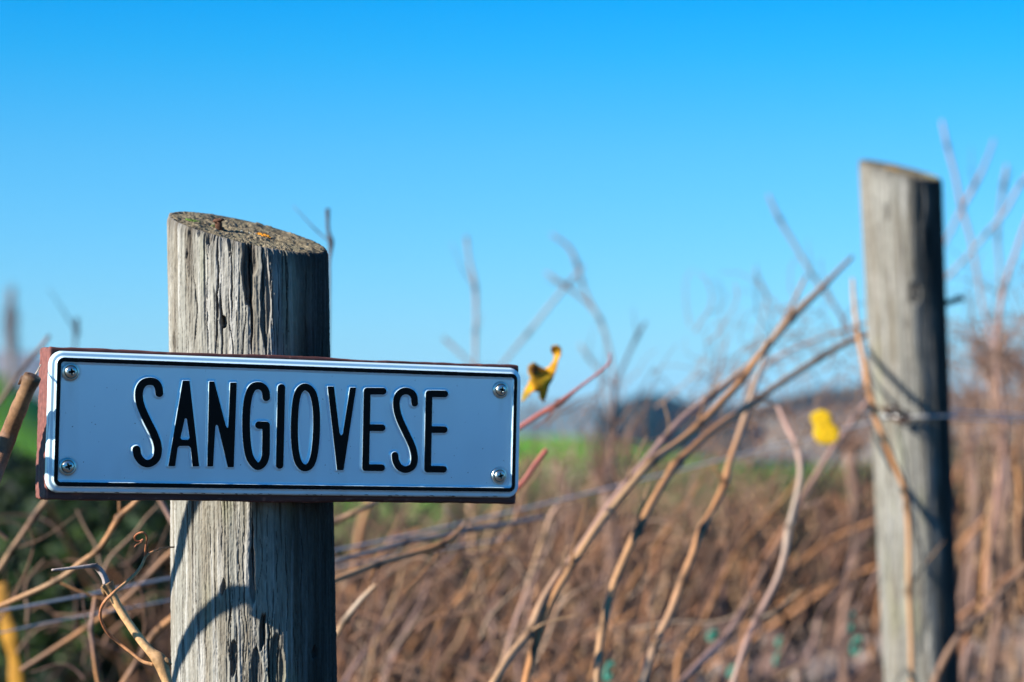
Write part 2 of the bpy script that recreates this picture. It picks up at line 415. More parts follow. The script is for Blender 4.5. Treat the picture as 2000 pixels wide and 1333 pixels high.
    hz = .7*vn(xm/2.0, ym/2.0, seed+22) + .5*vn(xm/.7, ym/.7, seed+23) + 1.3*vn(xm/8, ym/8, seed+24) - .9*np.exp(-(r_top*1000-rad)/2)
    ringy = vn((rad+2*vn(xm/8, ym/8, 9))/1.8, rad*0, seed+25)
    hz += .25*ringy
    TZ = s0 + sX*TX + sY*TY + hz/1000*sst(1-f, 0, .05)[:, None]
    tcol = np.array([.16, .13, .08])*(1+.55*vn(xm/1.1, ym/1.1, seed+26)+.35*vn(xm/5, ym/4, seed+31)+.2*ringy)[..., None]
    g_ = sst(vn(xm/5, ym/5, seed+29), .2, .7)[..., None]; tcol = tcol*(1-g_*.6)+np.array([.12, .11, .07])*g_*.6
    base_i = len(V); V2 = np.stack([TX, TY, TZ], -1).reshape(-1, 3)
    V = np.vstack([V, V2]); 
    idx = np.vstack([(nr-1)*nt+np.arange(nt)[None], base_i+np.arange((NR-1)*nt).reshape(NR-1, nt)])
    a = idx[:-1]; b = idx[1:]; a2 = np.roll(a, -1, 1); b2 = np.roll(b, -1, 1)
    F = np.vstack([F, np.stack([a, a2, b2, b], -1).reshape(-1, 4)])
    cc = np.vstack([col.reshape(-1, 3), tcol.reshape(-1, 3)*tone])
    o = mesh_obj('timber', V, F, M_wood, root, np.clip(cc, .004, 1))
    # growths on the cut face
    nrm = Vector((-sX, -sY, 1)).normalized(); Pn = q @ nrm; P0 = base + q @ Vector((0, 0, s0))
    def toppt(px, py): return qi @ (on_plane(px, py, P0, Pn)-base)
    for (kind, px, py, w, n, colr) in lichens:
        c0 = toppt(px, py); ac = Acc()
        for k in range(n):
            an, rd = random.uniform(0, 2*math.pi), random.random()**.6
            x = math.cos(an)*rd*w; y = math.sin(an)*rd*w*.75
            p = np.array([c0.x+x, c0.y+y, s0+sX*(c0.x+x)+sY*(c0.y+y)+.0002])
            rr_ = random.uniform(.0005, .0013)*(r_top/.053)
            vv = rng.normal(size=(14, 3)); 
            u = np.linspace(0, 2*np.pi, 7)[:-1]
            ring1 = np.stack([np.cos(u)*rr_, np.sin(u)*rr_, u*0], -1)*(1+.3*rng.random((6, 1))); ring2 = ring1*.65+[0, 0, rr_*.7]
            vv = np.vstack([ring1, ring2, [[0, 0, rr_*.9]]])+p
            FF = [[i_, (i_+1) % 6, 6+(i_+1) % 6, 6+i_] for i_ in range(6)] + [[6, 7, 8, 12], [8, 9, 10, 12], [10, 11, 6, 12]]
            ac.add(vv, np.array(FF), np.array(colr)*random.uniform(.7, 1.25))
        lo = ac.build(kind, M_lichen, root)
    return root, base, q, qi, toppt, (s0, sX, sY), Ltop

# near post: px -> (mm round the post from its front, mm below the top)
def nc(px): return 53*math.asin(max(-.98, min(.98, (px-490)/157)))
def nzz(py): return -(py-454)*.34
AY = 1.6886
n_cracks = []
for px, y0, y1, w, d in [(430, 450, 700, .9, 3), (437, 560, 705, .8, 2.5), (497, 470, 700, 1.3, 4), (462, 470, 640, .6, 2), (372, 440, 690, .5, 2), (388, 520, 700, .6, 2),
                         (352, 425, 700, .4, 1.3), (410, 470, 705, .4, 1.6), (455, 560, 720, .45, 1.6), (480, 600, 760, .5, 2), (520, 470, 620, .7, 2.5), (545, 500, 700, .5, 1.5),
                         (430, 970, 1075, .5, 1.8), (445, 1070, 1300, .5, 2), (490, 985, 1130, .9, 3), (508, 1180, 1250, .9, 3), (455, 1200, 1333, .6, 2.2), (475, 1000, 1333, .4, 1.6),
                         (400, 980, 1333, .35, 1.2), (382, 1000, 1360, .3, 1), (418, 980, 1340, .3, 1.2), (356, 1050, 1340, .4, 1.2), (465, 985, 1200, .35, 1.3), (515, 1190, 1360, .8, 3),
                         (535, 1200, 1360, .6, 2), (370, 980, 1180, .25, .9), (345, 980, 1300, .25, .9), (560, 480, 690, .5, 1.5), (600, 520, 700, .4, 1.3), (580, 1000, 1340, .4, 1.3), (340, 430, 560, .4, 1.2)]:
    n_cracks.append((nc(px), nzz(y0), nzz(y1), w, d))
for k in range(110):
    z0 = random.uniform(-330, -5); n_cracks.append((random.uniform(-88, 88), z0, z0-random.uniform(15, 90), random.uniform(.16, .42), random.uniform(.7, 1.9)))
n_chips = [(nc(488), nzz(545), 3.6, 21, 3.4), (nc(499), nzz(505), 3.0, 13, 2.6), (nc(441), nzz(633), 2.2, 5, 3.2), (nc(345), nzz(672), 4, 8, 1.6), (nc(455), nzz(480), 1.8, 8, 1.6),
           (nc(376), nzz(500), 1.8, 16, 1.2), (nc(415), nzz(470), 2.2, 8, 1.4), (nc(433), nzz(1132), 1.4, 5, 3.0), (nc(490), nzz(1110), 2.0, 18, 1.6), (nc(452), nzz(1260), 2.2, 12, 2), (nc(530), nzz(1290), 5, 22, 1.8),
           (nc(506), nzz(1215), 2, 12, 2.6), (nc(495), nzz(1290), 4, 14, 1.4), (nc(396), nzz(450), 2, 5, 1.6), (nc(520), nzz(600), 3, 30, 1.2), (nc(603), nzz(1262), 2.2, 4, 2)]
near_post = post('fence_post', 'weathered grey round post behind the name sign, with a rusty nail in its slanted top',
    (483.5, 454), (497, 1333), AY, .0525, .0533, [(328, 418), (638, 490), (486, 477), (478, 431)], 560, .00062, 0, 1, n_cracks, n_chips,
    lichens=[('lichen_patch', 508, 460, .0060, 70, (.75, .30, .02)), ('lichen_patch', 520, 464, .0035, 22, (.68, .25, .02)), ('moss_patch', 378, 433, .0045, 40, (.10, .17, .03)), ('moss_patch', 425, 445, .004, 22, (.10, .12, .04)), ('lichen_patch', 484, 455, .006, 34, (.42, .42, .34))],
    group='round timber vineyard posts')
root_near, base_n, q_n, qi_n, toppt_n, pl_n, Lt_n = near_post
# bent rusty nail standing in the cut top
def nail(parent, p, r, h, tilt):
    acc = Acc()
    P = [np.array(p)+[0, 0, -.004], np.array(p)+[tilt[0]*h*.5, tilt[1]*h*.5, h*.5], np.array(p)+[tilt[0]*h, tilt[1]*h, h]]
    V, F = tube_arrays(np.array(P), [r, r, r], 12); acc.add(V, F, (.1, .05, .03))
    top = P[-1]; T = (P[-1]-P[0]); T /= np.linalg.norm(T)
    D = [top-T*.0004, top+T*.0002, top+T*.0012, top+T*.0017]
    V, F = tube_arrays(np.array(D), [r*1.1, r*1.45, r*1.4, r*.8], 14)
    V = V*(1) + .0005*rng.normal(size=V.shape)*[1, 1, .6]
    acc.add(V, F, (.1, .05, .03)); return acc.build('nail', M_rust, parent)
pn = toppt_n(428, 447); nail(root_near, (pn.x, pn.y, pn.z), .0024, .0048, (-.1, -.2))

r_cracks = [(random.uniform(-80, 80), z0, z0-random.uniform(60, 300), random.uniform(.4, 1.0), random.uniform(1, 2.5)) for z0 in np.linspace(-5, -600, 46)]
r_chips = [(28, -45, 4, 30, 2), (12, -170, 9, 16, 1.6), (34, -105, 5, 22, 2), (-20, -60, 4, 14, 1.2)]
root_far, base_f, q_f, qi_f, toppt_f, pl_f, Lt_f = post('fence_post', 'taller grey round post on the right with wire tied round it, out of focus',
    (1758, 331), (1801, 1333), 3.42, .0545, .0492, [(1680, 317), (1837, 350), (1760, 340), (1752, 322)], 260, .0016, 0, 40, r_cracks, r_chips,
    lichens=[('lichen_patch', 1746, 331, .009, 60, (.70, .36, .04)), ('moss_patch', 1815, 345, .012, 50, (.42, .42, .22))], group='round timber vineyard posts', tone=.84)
def local(root, P): return Vector(root.rotation_quaternion.inverted() @ (Vector(P)-root.location))
def part_cane(name, parent, pts3, R, col, m, seg=10, nodes=()):
    acc = Acc(); L = [local(parent, p) for p in pts3]
    cane_mesh(acc, L, R, col, seg, nodes, 0, 6, bud=False); return acc.build(name, m, parent)
# bolt sticking out of the far side of the right post
part_cane('bolt', root_far, [at(1820, 600, 3.44), at(1850, 592, 3.43), at(1880, 582, 3.42)], [.004, .004, .0042], (.10, .08, .08), M_rust)
# twisted tie wire on the right post
kn = [(1690, 770), (1705, 790), (1722, 800), (1742, 806), (1760, 812), (1775, 822), (1758, 825), (1738, 812), (1728, 800), (1752, 797), (1778, 812)]
part_cane('wire_twist', root_far, [at(a, b, 3.35+.006*math.sin(k*2)) for k, (a, b) in enumerate(kn)], [.0020]*len(kn), (.13, .11, .10), M_rust)
part_cane('wire_band', root_far, [at(1708+157*(.5+.5*math.sin(t)), 812+2*math.cos(t), 3.42-.058*math.cos(t)) for t in np.linspace(-1.6, 1.6, 14)], [.0014]*14, (.2, .18, .16), M_wire)

# ------------------------------------------------------------------ the name sign
P1 = Vector((0, 0, 0))
TL, BL = at(96, 679, 1.55), at(89, 975, 1.55); TR, BR = at(1012, 713.5, 1.697), at(1010, 985, 1.697)
U = ((TR-TL)+(BR-BL)).normalized(); Vv = ((TL-BL)+(TR-BR)).normalized(); Vv = (Vv-U*Vv.dot(U)).normalized(); W = U.cross(Vv).normalized()
if W.y > 0: W = -W
Oc = (TL+BL+TR+BR)/4
def uv(px, py, w=0.0):
    P = on_plane(px, py, Oc+W*w, W)-Oc
    return P.dot(U), P.dot(Vv)
BW, BH, BT = ((TR-TL).length+(BR-BL).length)/2, ((TL-BL).length+(TR-BR).length)/2, .021

sign = empty('name_sign', Oc)
Mx = Matrix((U, Vv, W)).transposed()      # local x,y,z = U,V,W
sign.rotation_mode = 'QUATERNION'; sign.rotation_quaternion = Mx.to_quaternion()
tag(sign, 'white embossed metal plate reading SANGIOVESE screwed to a dark brown board', 'sign')
def sd_rr(u, v, hw, hh, r):
    qx = np.abs(u)-hw+r; qy = np.abs(v)-hh+r
    return np.hypot(np.maximum(qx, 0), np.maximum(qy, 0))+np.minimum(np.maximum(qx, qy), 0)-r
# board: rough sawn, stained, worn edges
def board():
    nu, nv, nw = 330, 90, 22
    acc = Acc()
    hu, hv = BW/2, BH/2
    def face(A, B, fn, flip):
        a, b = np.meshgrid(A, B); P = fn(a, b); P = P.reshape(-1, 3)
        n = len(A); m = len(B); i = (np.arange(m-1)[:, None]*n+np.arange(n-1)[None]).ravel()
        F = np.stack([i, i+1, i+n+1, i+n], -1)
        if flip: F = F[:, ::-1]
        # round the edges and roughen
        q = np.abs(P) - np.array([hu-.0012, hv-.0012, BT/2-.0012]) + 0
        c = P.copy(); c[:, 2] = P[:, 2]
        lim = np.array([hu-.0012, hv-.0012, BT/2-.0012]); cl = np.clip(P, -lim, lim); d = P-cl; L = np.linalg.norm(d, axis=1)[:, None]; 
        P = cl + d/np.maximum(L, 1e-9)*np.minimum(L, .0012)
        um, vm, wm = P[:, 0]*1000, P[:, 1]*1000, P[:, 2]*1000
        g = .22*vn(um/60, vm/1.1+wm/1.1, 61)+.12*vn(um/9, vm/.7+wm/.8, 62)
        P[:, 1] += np.sign(P[:, 1])*(np.abs(P[:, 1]) > hv-.002)*(.0007*vn(um/34, wm*0, 63)+.0003*vn(um/7, wm/3, 64))
        d_ = d/np.maximum(L, 1e-9); P += d_*(g[:, None]/1000)
        if abs(P[0, 0]-P[-1, 0]) < .004:     # end grain
            P[:, 0] += .0004*vn((wm+vm*.15)*.9, vm/14, 66)*np.sign(P[:, 0])
        chip = sst(vn(um/3, vm*2+wm*2, 65), .55, .75)*(np.abs(vm) > hv*1000-3)
        red = np.array([.085, .030, .024]); wornc = np.array([.26, .11, .08])
        endg = (np.abs(um) > hu*1000-1.5)
        bands = .5+.5*np.sin((wm*1.3+2.0*vn(vm/12, wm/9, 67)+vm*.03)*1.6)
        col = red*(1+.35*vn(um/30, vm+wm, 68))[:, None]
        ecol = (red*1.9)*(1-.35*bands[:, None]) + wornc*.35*bands[:, None]
        col = np.where(endg[:, None], ecol, col); col = col*(1-chip[:, None]) + wornc*.7*chip[:, None]
        acc.add(P, F, np.clip(col, .005, 1))
    A = np.linspace(-hu, hu, nu); Bv = np.linspace(-hv, hv, nv); Cw = np.linspace(-BT/2, BT/2, nw)
    A = np.sort(np.r_[A, -hu+.0006, -hu+.0012, hu-.0006, hu-.0012]); Bv = np.sort(np.r_[Bv, -hv+.0006, hv-.0006]); 
    face(A, Bv, lambda a, b: np.stack([a, b, a*0+BT/2], -1), False)
    face(A, Bv, lambda a, b: np.stack([a, b, a*0-BT/2], -1), True)
    face(A, Cw, lambda a, b: np.stack([a, a*0+hv, b], -1), True)
    face(A, Cw, lambda a, b: np.stack([a, a*0-hv, b], -1), False)
    face(Bv, Cw, lambda a, b: np.stack([a*0+hu, a, b], -1), False)
    face(Bv, Cw, lambda a, b: np.stack([a*0-hu, a, b], -1), True)
    o = acc.build('board', M_board, sign); o.location = (0, 0, -BT/2)
    return o
board()

# plate outline from its four sides in the photograph
Lu = (uv(91.5, 760)[0]+uv(87.5, 940)[0])/2; Ru = uv(1014.5, 850, .002)[0]
Tv = (uv(150, 683.5)[1]+uv(980, 721)[1])/2; Bv_ = (uv(140, 962)[1]+uv(970, 974)[1])/2
pu, pv = (Lu+Ru)/2, (Tv+Bv_)/2; PW, PH = (Ru-Lu)/2, (Tv-Bv_)/2

RIM, LINE, SLOPE, HC, HP, HL = .0042, .0025, .0013, .0050, .0035, .0015

# letters: centre lines and outlines in photograph pixels -> sign plane
def c1(l): return [(60+a/3.702, 640+b/3.702) for a, b in l]
def c2(l): return [(540+a/3.808, 660+b/3.808) for a, b in l]
def conv(l): return [uv(a, b, HP+HL) for a, b in l]
LET = [
 ('stroke', conv(c1([(928, 476), (922, 432), (900, 400), (858, 389), (812, 404), (785, 450), (783, 515), (800, 583), (838, 668), (882, 756), (911, 830), (919, 890), (906, 945), (875, 975), (840, 985), (803, 970), (772, 928), (763, 882)])), 24.5/3.702),
 ('poly', conv(c1([(1097, 385), (1147, 385), (1217, 1005), (1168, 1005), (1155, 870), (1142, 857), (1073, 857), (1061, 870), (1043, 1003), (992, 1003)])), conv(c1([(1113, 657), (1126, 657), (1147, 798), (1137, 812), (1091, 812), (1081, 799)]))),
 ('poly', conv(c1([(1288, 391), (1326, 391), (1410, 712), (1420, 729), (1427, 720), (1440, 399), (1488, 399), (1467, 1010), (1423, 1010), (1352, 712), (1342, 700), (1334, 714), (1317, 1005), (1275, 1005)])), None),
 ('stroke', conv(c1([(1701, 505), (1697, 465), (1675, 432), (1638, 421), (1598, 440), (1570, 510), (1557, 620), (1556, 740), (1565, 860), (1585, 945), (1632, 1002), (1674, 985), (1696, 930), (1700, 850)])), 25/3.702, conv(c1([(1700, 850), (1700, 708), (1649, 706)]))),
 ('stroke', conv(c2([(35, 372), (22, 948)])), 25/3.808, None, 1),
 ('stroke', conv(c2([(212, 366), (163, 402), (140, 500), (131, 660), (137, 820), (160, 925), (205, 968), (254, 942), (282, 850), (296, 680), (292, 520), (266, 408), (212, 366)])), 24/3.808),
 ('poly', conv(c2([(378, 363), (426, 363), (468, 712), (480, 729), (491, 714), (545, 371), (591, 371), (497, 985), (448, 985)])), None),
 ('stroke', conv(c2([(673, 398), (661, 966)])), 24/3.808, conv(c2([(673, 398), (790, 398)])), 1, conv(c2([(667, 669), (783, 670)])), conv(c2([(661, 966), (780, 967)]))),
 ('stroke', conv(c2([(1026, 487), (1021, 440), (998, 408), (955, 396), (915, 415), (892, 460), (893, 530), (915, 608), (960, 706), (1003, 798), (1023, 870), (1021, 930), (1000, 965), (955, 981), (910, 960), (886, 918), (879, 875)])), 24/3.808),
 ('stroke', conv(c2([(1133, 417), (1122, 977)])), 24/3.808, conv(c2([(1133, 417), (1250, 418)])), 1, conv(c2([(1128, 683), (1245, 684)])), conv(c2([(1122, 977), (1240, 979)]))),
]
DU = .00031
gu = np.arange(-PW-DU, PW+2*DU, DU)+pu; gv = np.arange(-PH-DU, PH+2*DU, DU)+pv
UU, VV = np.meshgrid(gu, gv)
def d_seg(pts, UU, VV):
    d = np.full(UU.shape, 1.0)
    for (a, b), (c, e) in zip(pts[:-1], pts[1:]):
        dx, dy = c-a, e-b; L2 = dx*dx+dy*dy+1e-18
        t = np.clip(((UU-a)*dx+(VV-b)*dy)/L2, 0, 1)
        d = np.minimum(d, np.hypot(UU-a-t*dx, VV-b-t*dy))
    return d
def sd_poly(pts, UU, VV):
    d = d_seg(list(pts)+[pts[0]], UU, VV); ins = np.zeros(UU.shape, bool)
    n = len(pts)
    for k in range(n):
        (x1, y1), (x2, y2) = pts[k], pts[(k+1) % n]
        cond = ((y1 > VV) != (y2 > VV)); xi = (x2-x1)*(VV-y1)/((y2-y1) if abs(y2-y1) > 1e-12 else 1e-12)+x1
        ins ^= cond & (UU < xi)
    return np.where(ins, -d, d)
pxm = PX*1.74; AU = .90
LS = []
for L in LET:
    if L[0] == 'poly':
        s = sd_poly(L[1], UU, VV)
        if L[2]: s = np.maximum(s, -sd_poly(L[2], UU, VV))
        # soften the corners
        for _ in range(3):
            s[1:-1, 1:-1] = (s[1:-1, 1:-1]*4+s[:-2, 1:-1]+s[2:, 1:-1]+s[1:-1, :-2]+s[1:-1, 2:])/8
    else:
        r = L[2]*pxm
        cl_ = L[1][0] == L[1][-1]; pts = L[1] if len(L[1]) <= 3 else [tuple(p) for p in (catmull(L[1][:-1], 5, True) if cl_ else catmull(L[1], 5))]
        if cl_: pts.append(pts[0])
        pts = [(a*AU, b) for a, b in pts]; s = d_seg(pts, UU*AU, VV)-r
        for extra in [L[3]] + list(L[5:]) if len(L) > 3 else []:
            if extra: s = np.minimum(s, d_seg([(a*AU, b) for a, b in extra], UU*AU, VV)-r)
    LS.append(s)
ALLL = np.min(np.stack(LS), 0)
OUT = -sd_rr(UU-pu, VV-pv, PW, PH, .0085)               # depth inside the outline
o_ = np.clip(OUT, 0, RIM); a_ = .0017
hg = np.where(o_ < a_, .0036*np.sqrt(np.clip(1-((a_-o_)/a_)**2.2, 0, 1)), .0036 + .0002*(o_-a_)/(RIM-a_) + (HC-.0038)*sst(o_, .0030, RIM))
hg = hg - (HC-HP)*sst(OUT, RIM+LINE-.0002, RIM+LINE+SLOPE)
hg = hg + HL*(1-sst(ALLL, .00005, .0014))
hg = hg + .00001*vn(UU*90, VV*90, 71) + .00004*vn(UU*16, VV*22, 72)*(OUT > RIM)
def clip_mesh(Fld, Hh, box=None):
    """cells of the grid where Fld < 0, cut exactly along Fld = 0"""
    Vl = []; Fl = []; vid = {}
    ny, nx = Fld.shape
    ins = Fld < 0
    any_ = ins[:-1, :-1] | ins[:-1, 1:] | ins[1:, :-1] | ins[1:, 1:]
    all_ = ins[:-1, :-1] & ins[:-1, 1:] & ins[1:, :-1] & ins[1:, 1:]
    ids = -np.ones(Fld.shape, int); use = np.zeros(Fld.shape, bool)
    jj, ii_ = np.nonzero(all_)
    for dj, di in ((0, 0), (0, 1), (1, 0), (1, 1)): use[jj+dj, ii_+di] = True
    bj, bi = np.nonzero(any_ & ~all_)
    for dj, di in ((0, 0), (0, 1), (1, 0), (1, 1)): use[bj+dj, bi+di] |= ins[bj+dj, bi+di]
    ids[use] = np.arange(use.sum())
    V = np.stack([UU[use], VV[use], Hh[use]], -1).tolist()
    F = np.stack([ids[jj, ii_], ids[jj, ii_+1], ids[jj+1, ii_+1], ids[jj+1, ii_]], -1).tolist()
    ev = {}
    def edge(a, b):
        k = (a, b) if a < b else (b, a)
        if k in ev: return ev[k]
        fa, fb = Fld[a], Fld[b]; t = fa/(fa-fb); t = min(max(t, .02), .98)
        V.append([UU[a]+(UU[b]-UU[a])*t, VV[a]+(VV[b]-VV[a])*t, Hh[a]+(Hh[b]-Hh[a])*t]); ev[k] = len(V)-1; return ev[k]
    bedges = []
    for j, i in zip(bj, bi):
        cs = [(j, i), (j, i+1), (j+1, i+1), (j+1, i)]; poly = []; cut = []
        for k in range(4):
            a, b = cs[k], cs[(k+1) % 4]
            if ins[a]: poly.append(int(ids[a]))
            if ins[a] != ins[b]: e = edge(a, b); poly.append(e); cut.append(e)
        if len(poly) >= 3: F.append(poly)
    return V, F
def plate_obj(name, Fld, Hh, m, parent, lift=0.0, col=None):
    V, F = clip_mesh(Fld, Hh+lift)
    if col is not None:
        A = np.array(V); u, v = A[:, 0], A[:, 1]
        g = .05*sst(vn(u*140, v*22, 75), .1, .9) + .05*sst(vn(u*35, v*40, 76), .0, .8) + .12*sst(-(v-pv+PH), -.012, -.004)*sst(vn(u*120, v*300, 77), .0, .8)
        for (sx_, sy_, _r) in SCREWS:
            su, sv = uv(sx_, sy_, HP); d = np.hypot(u-su, v-sv)
            g += .22*np.exp(-((d-.0058)/.0007)**2) + .10*np.exp(-((u-su)/.0022)**2)*sst(sv-v, .002, .006)*(1-sst(sv-v, .008, .022))
        g = np.clip(g, 0, .6)[:, None]; col = np.array(col)[None]*(1-g) + np.array([.30, .24, .17])[None]*g*.8
    o = mesh_obj(name, np.array(V), F, m, parent, col)
    return o
SCREWS = ((138.5, 727, .12), (132.5, 912, .3), (979, 762, -.12), (976, 930, .25))
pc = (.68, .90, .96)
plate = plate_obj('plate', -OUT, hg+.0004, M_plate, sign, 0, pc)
bl = np.maximum(RIM-.0001-OUT, OUT-(RIM+LINE))
bo = plate_obj('border_line', bl + .00006*vn(UU*900, VV*900, 73), hg, M_black, plate, .00046)
for s in LS:
    plate_obj('letter', s-.00002+ .00004*vn(UU*1500, VV*1500, 74), hg, M_black, plate, .00047)
# rust freckles along the lower edge and tiny specks
acc = Acc()
for k in range(46):
    u = random.uniform(pu-PW+.01, pu+PW-.01); v = pv-PH+random.uniform(.0001, .0007)
    r = random.uniform(.0003, .0011); n = 7
    a = np.linspace(0, 2*np.pi, n+1)[:-1]
    Vr = np.stack([u+np.cos(a)*r*1.8, v+np.sin(a)*r*.5+.0002, np.full(n, .0)], -1)
    # seat on the rim
    ji = np.clip(((Vr[:, 1]-gv[0])/DU).round().astype(int), 0, len(gv)-1); iu = np.clip(((Vr[:, 0]-gu[0])/DU).round().astype(int), 0, len(gu)-1)
    Vr[:, 2] = hg[ji, iu]+.0008
    acc.V.append(Vr[[0, 1, 2, 3]]); acc.F.append(np.array([[0, 1, 2, 3]])+acc.n); acc.n += 4; acc.Cc.append(np.tile([.22, .09, .03], (4, 1)))
tag(acc.build('rust_speck', M_rust, plate), kind='stuff')
acc = Acc()
for k in range(90):
    u = random.uniform(pu-PW+.009, pu+PW-.009); v = random.uniform(pv-PH+.009, pv+PH-.009); r = random.uniform(.00012, .0003)
    j_ = int(round((v-gv[0])/DU)); i_ = int(round((u-gu[0])/DU))
    if ALLL[j_, i_] < .0016: continue
    z = hg[j_, i_]+.00052
    acc.add(np.array([[u-r, v-r*.6, z], [u+r, v-r, z], [u+r*.7, v+r, z], [u-r, v+r*.8, z]]), np.array([[0, 1, 2, 3]]), (.03, .04, .06))
tag(acc.build('dirt_speck', M_black, plate), kind='stuff')

# cross-head screws with a flange
def screw(px, py, rot):
    u, v = uv(px, py, HP+.002)
    n, m = 56, 44
    a = np.arange(n)*2*np.pi/n; r = np.linspace(0, 1, m)[1:]*.0056
    A, Rr = np.meshgrid(a, r); X, Y = Rr*np.cos(A), Rr*np.sin(A)
    dome = np.where(Rr < .0037, .0012+.0019*np.sqrt(np.clip(1-(Rr/.00385)**2, 0, 1)), .0012)
    dome = np.where(Rr > .0036, .0012-.0004*sst(Rr, .0040, .0056)-.0005*np.exp(-((Rr-.00375)/.0003)**2), dome)
    dome = np.where(Rr > .0052, dome-.0007*sst(Rr, .0052, .0056), dome)
    arm = lambda p, q: (1-sst(np.abs(p), .00035, .00060))*(1-sst(np.abs(q), .0017, .0022))
    k = np.maximum(arm(X, Y), arm(Y, X)); ctr = 1-sst(Rr, .0006, .0012)
    z = dome*1 - .0024*np.maximum(k, ctr)
    V = np.stack([X, Y, z], -1).reshape(-1, 3); V = np.vstack([V, [[0, 0, .0006]]])
    V = np.vstack([V, np.stack([np.cos(a)*.0056, np.sin(a)*.0056, a*0-.0006], -1)])
    i = (np.arange(m-2)[:, None]*n); j = np.arange(n)[None]
    F = np.stack([i+j, i+n+j, i+n+(j+1) % n, i+(j+1) % n], -1).reshape(-1, 4)[:, ::-1]
    L0 = (m-2)*n; S0 = (m-1)*n+1; jj = np.arange(n)
    F = np.vstack([F, np.stack([L0+jj, S0+jj, S0+(jj+1) % n, L0+(jj+1) % n], -1)[:, ::-1]]).tolist()
    F += [[(m-1)*n, q_, (q_+1) % n] for q_ in range(n)]
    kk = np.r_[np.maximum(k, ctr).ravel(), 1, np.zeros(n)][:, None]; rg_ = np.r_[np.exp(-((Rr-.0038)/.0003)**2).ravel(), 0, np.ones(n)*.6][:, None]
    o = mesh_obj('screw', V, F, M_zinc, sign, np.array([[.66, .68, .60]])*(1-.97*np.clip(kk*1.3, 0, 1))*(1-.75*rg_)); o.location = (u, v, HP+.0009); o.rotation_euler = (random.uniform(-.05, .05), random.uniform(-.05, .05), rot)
for s_ in SCREWS: screw(*s_)

# ------------------------------------------------------------------ canes close to the sign
cane('cut_cane', 'thick cut-off brown cane with a sawn grey end beside the left edge of the board', 'cane',
     [(64, 735, 1.530, 30), (50, 768, 1.533, 31), (34, 806, 1.5395, 33), (16, 852, 1.549, 34), (-8, 915, 1.54, 36), (-40, 990, 1.49, 38), (-70, 1060, 1.43, 38)], (.17, .085, .045), (0, ), colB=(.27, .15, .07), seg=20, rough=.08,
     forks=[([(66, 738, 1.535, 7), (72, 728, 1.54, 4), (80, 712, 1.55, 2)], (.5, .42, .32), ())])
cane('tendril_cane', 'sharp tan vine cane with a bent grey tip, left of the near post', 'cane',
     [(208, 1141, 1.56, 24), (215, 1153, 1.56, 20), (222, 1168, 1.56, 16), (235, 1192, 1.56, 15.5), (256, 1224, 1.56, 16), (276, 1252, 1.56, 17), (294, 1273, 1.56, 18), (312, 1291, 1.56, 24), (322, 1318, 1.56, 22), (330, 1345, 1.56, 19), (340, 1400, 1.56, 19)],
     (.74, .44, .20), (0, 7), colB=(.62, .35, .15), seg=22, rough=.05,
     forks=[([(101, 1114, 1.54, 4.5), (130, 1111, 1.545, 6), (160, 1108, 1.55, 7.5), (183, 1106, 1.555, 9), (193, 1112, 1.56, 13), (203, 1126, 1.56, 13), (208, 1141, 1.56, 15)], (.36, .30, .27), (3,))])
cane('tendril', 'thin coiled reddish tendril winding past the tan cane left of the post', 'tendril',
     [(340, 1069, 1.60, 3.2), (326, 1070, 1.59, 3.5), (306, 1075, 1.58, 4), (286, 1086, 1.575, 5.5), (276, 1106, 1.57, 6), (262, 1124, 1.56, 6), (240, 1143, 1.55, 6), (220, 1160, 1.54, 6.2), (203, 1178, 1.54, 6.2), (196, 1196, 1.545, 6), (199, 1216, 1.55, 6), (212, 1238, 1.555, 6), (232, 1256, 1.56, 6), (256, 1275, 1.56, 6), (278, 1292, 1.56, 6.5), (300, 1299, 1.56, 8)],
     (.46, .17, .07), (), colB=(.52, .28, .12), seg=10, rough=.04,
     forks=[([(283, 1087, 1.575, 4.5), (285, 1066, 1.57, 4.2), (287, 1050, 1.565, 4), (281, 1041, 1.56, 4), (270, 1042, 1.56, 3.8), (263, 1049, 1.565, 3.6), (265, 1056, 1.57, 3.4), (273, 1057, 1.575, 3), (279, 1054, 1.57, 2.8), (274, 1061, 1.565, 2.8), (266, 1065, 1.56, 2.6), (263, 1069, 1.56, 2.2)], (.42, .16, .07), ())])
# two canes of the same vine to the left, outside the picture, whose arched shadows lie on the post
def shadow_cane(label, pts):
    P = []
    for (px, py, t) in pts:
        xf = (px-492)/157
        Yp = AY-.0525*math.sqrt(max(0, 1-min(1, xf*xf))) if px < 520 else AY-.0525-.0008*(px-520)
        P.append(at(px, py, Yp)+SUN*t)
    acc = Acc(); cane_mesh(acc, P, [.0047]*len(P), TAN, 12, (2,), .04, 8)
    tag(acc.build('vine_cane', M_cane, origin=P[-1]), label, 'cane')
shadow_cane('arching cane left of the frame that throws the curved shadow low on the near post', [(320, 1410, .25), (345, 1325, .26), (366, 1268, .27), (398, 1218, .28), (440, 1182, .29), (490, 1166, .30), (540, 1160, .31), (600, 1165, .32), (680, 1190, .33)])
shadow_cane('cane left of the frame whose shadow runs up the left edge of the near post', [(270, 1180, .27), (312, 1205, .27), (334, 1180, .275), (352, 1105, .28), (370, 1035, .285), (394, 970, .29), (424, 900, .30), (470, 820, .32)])

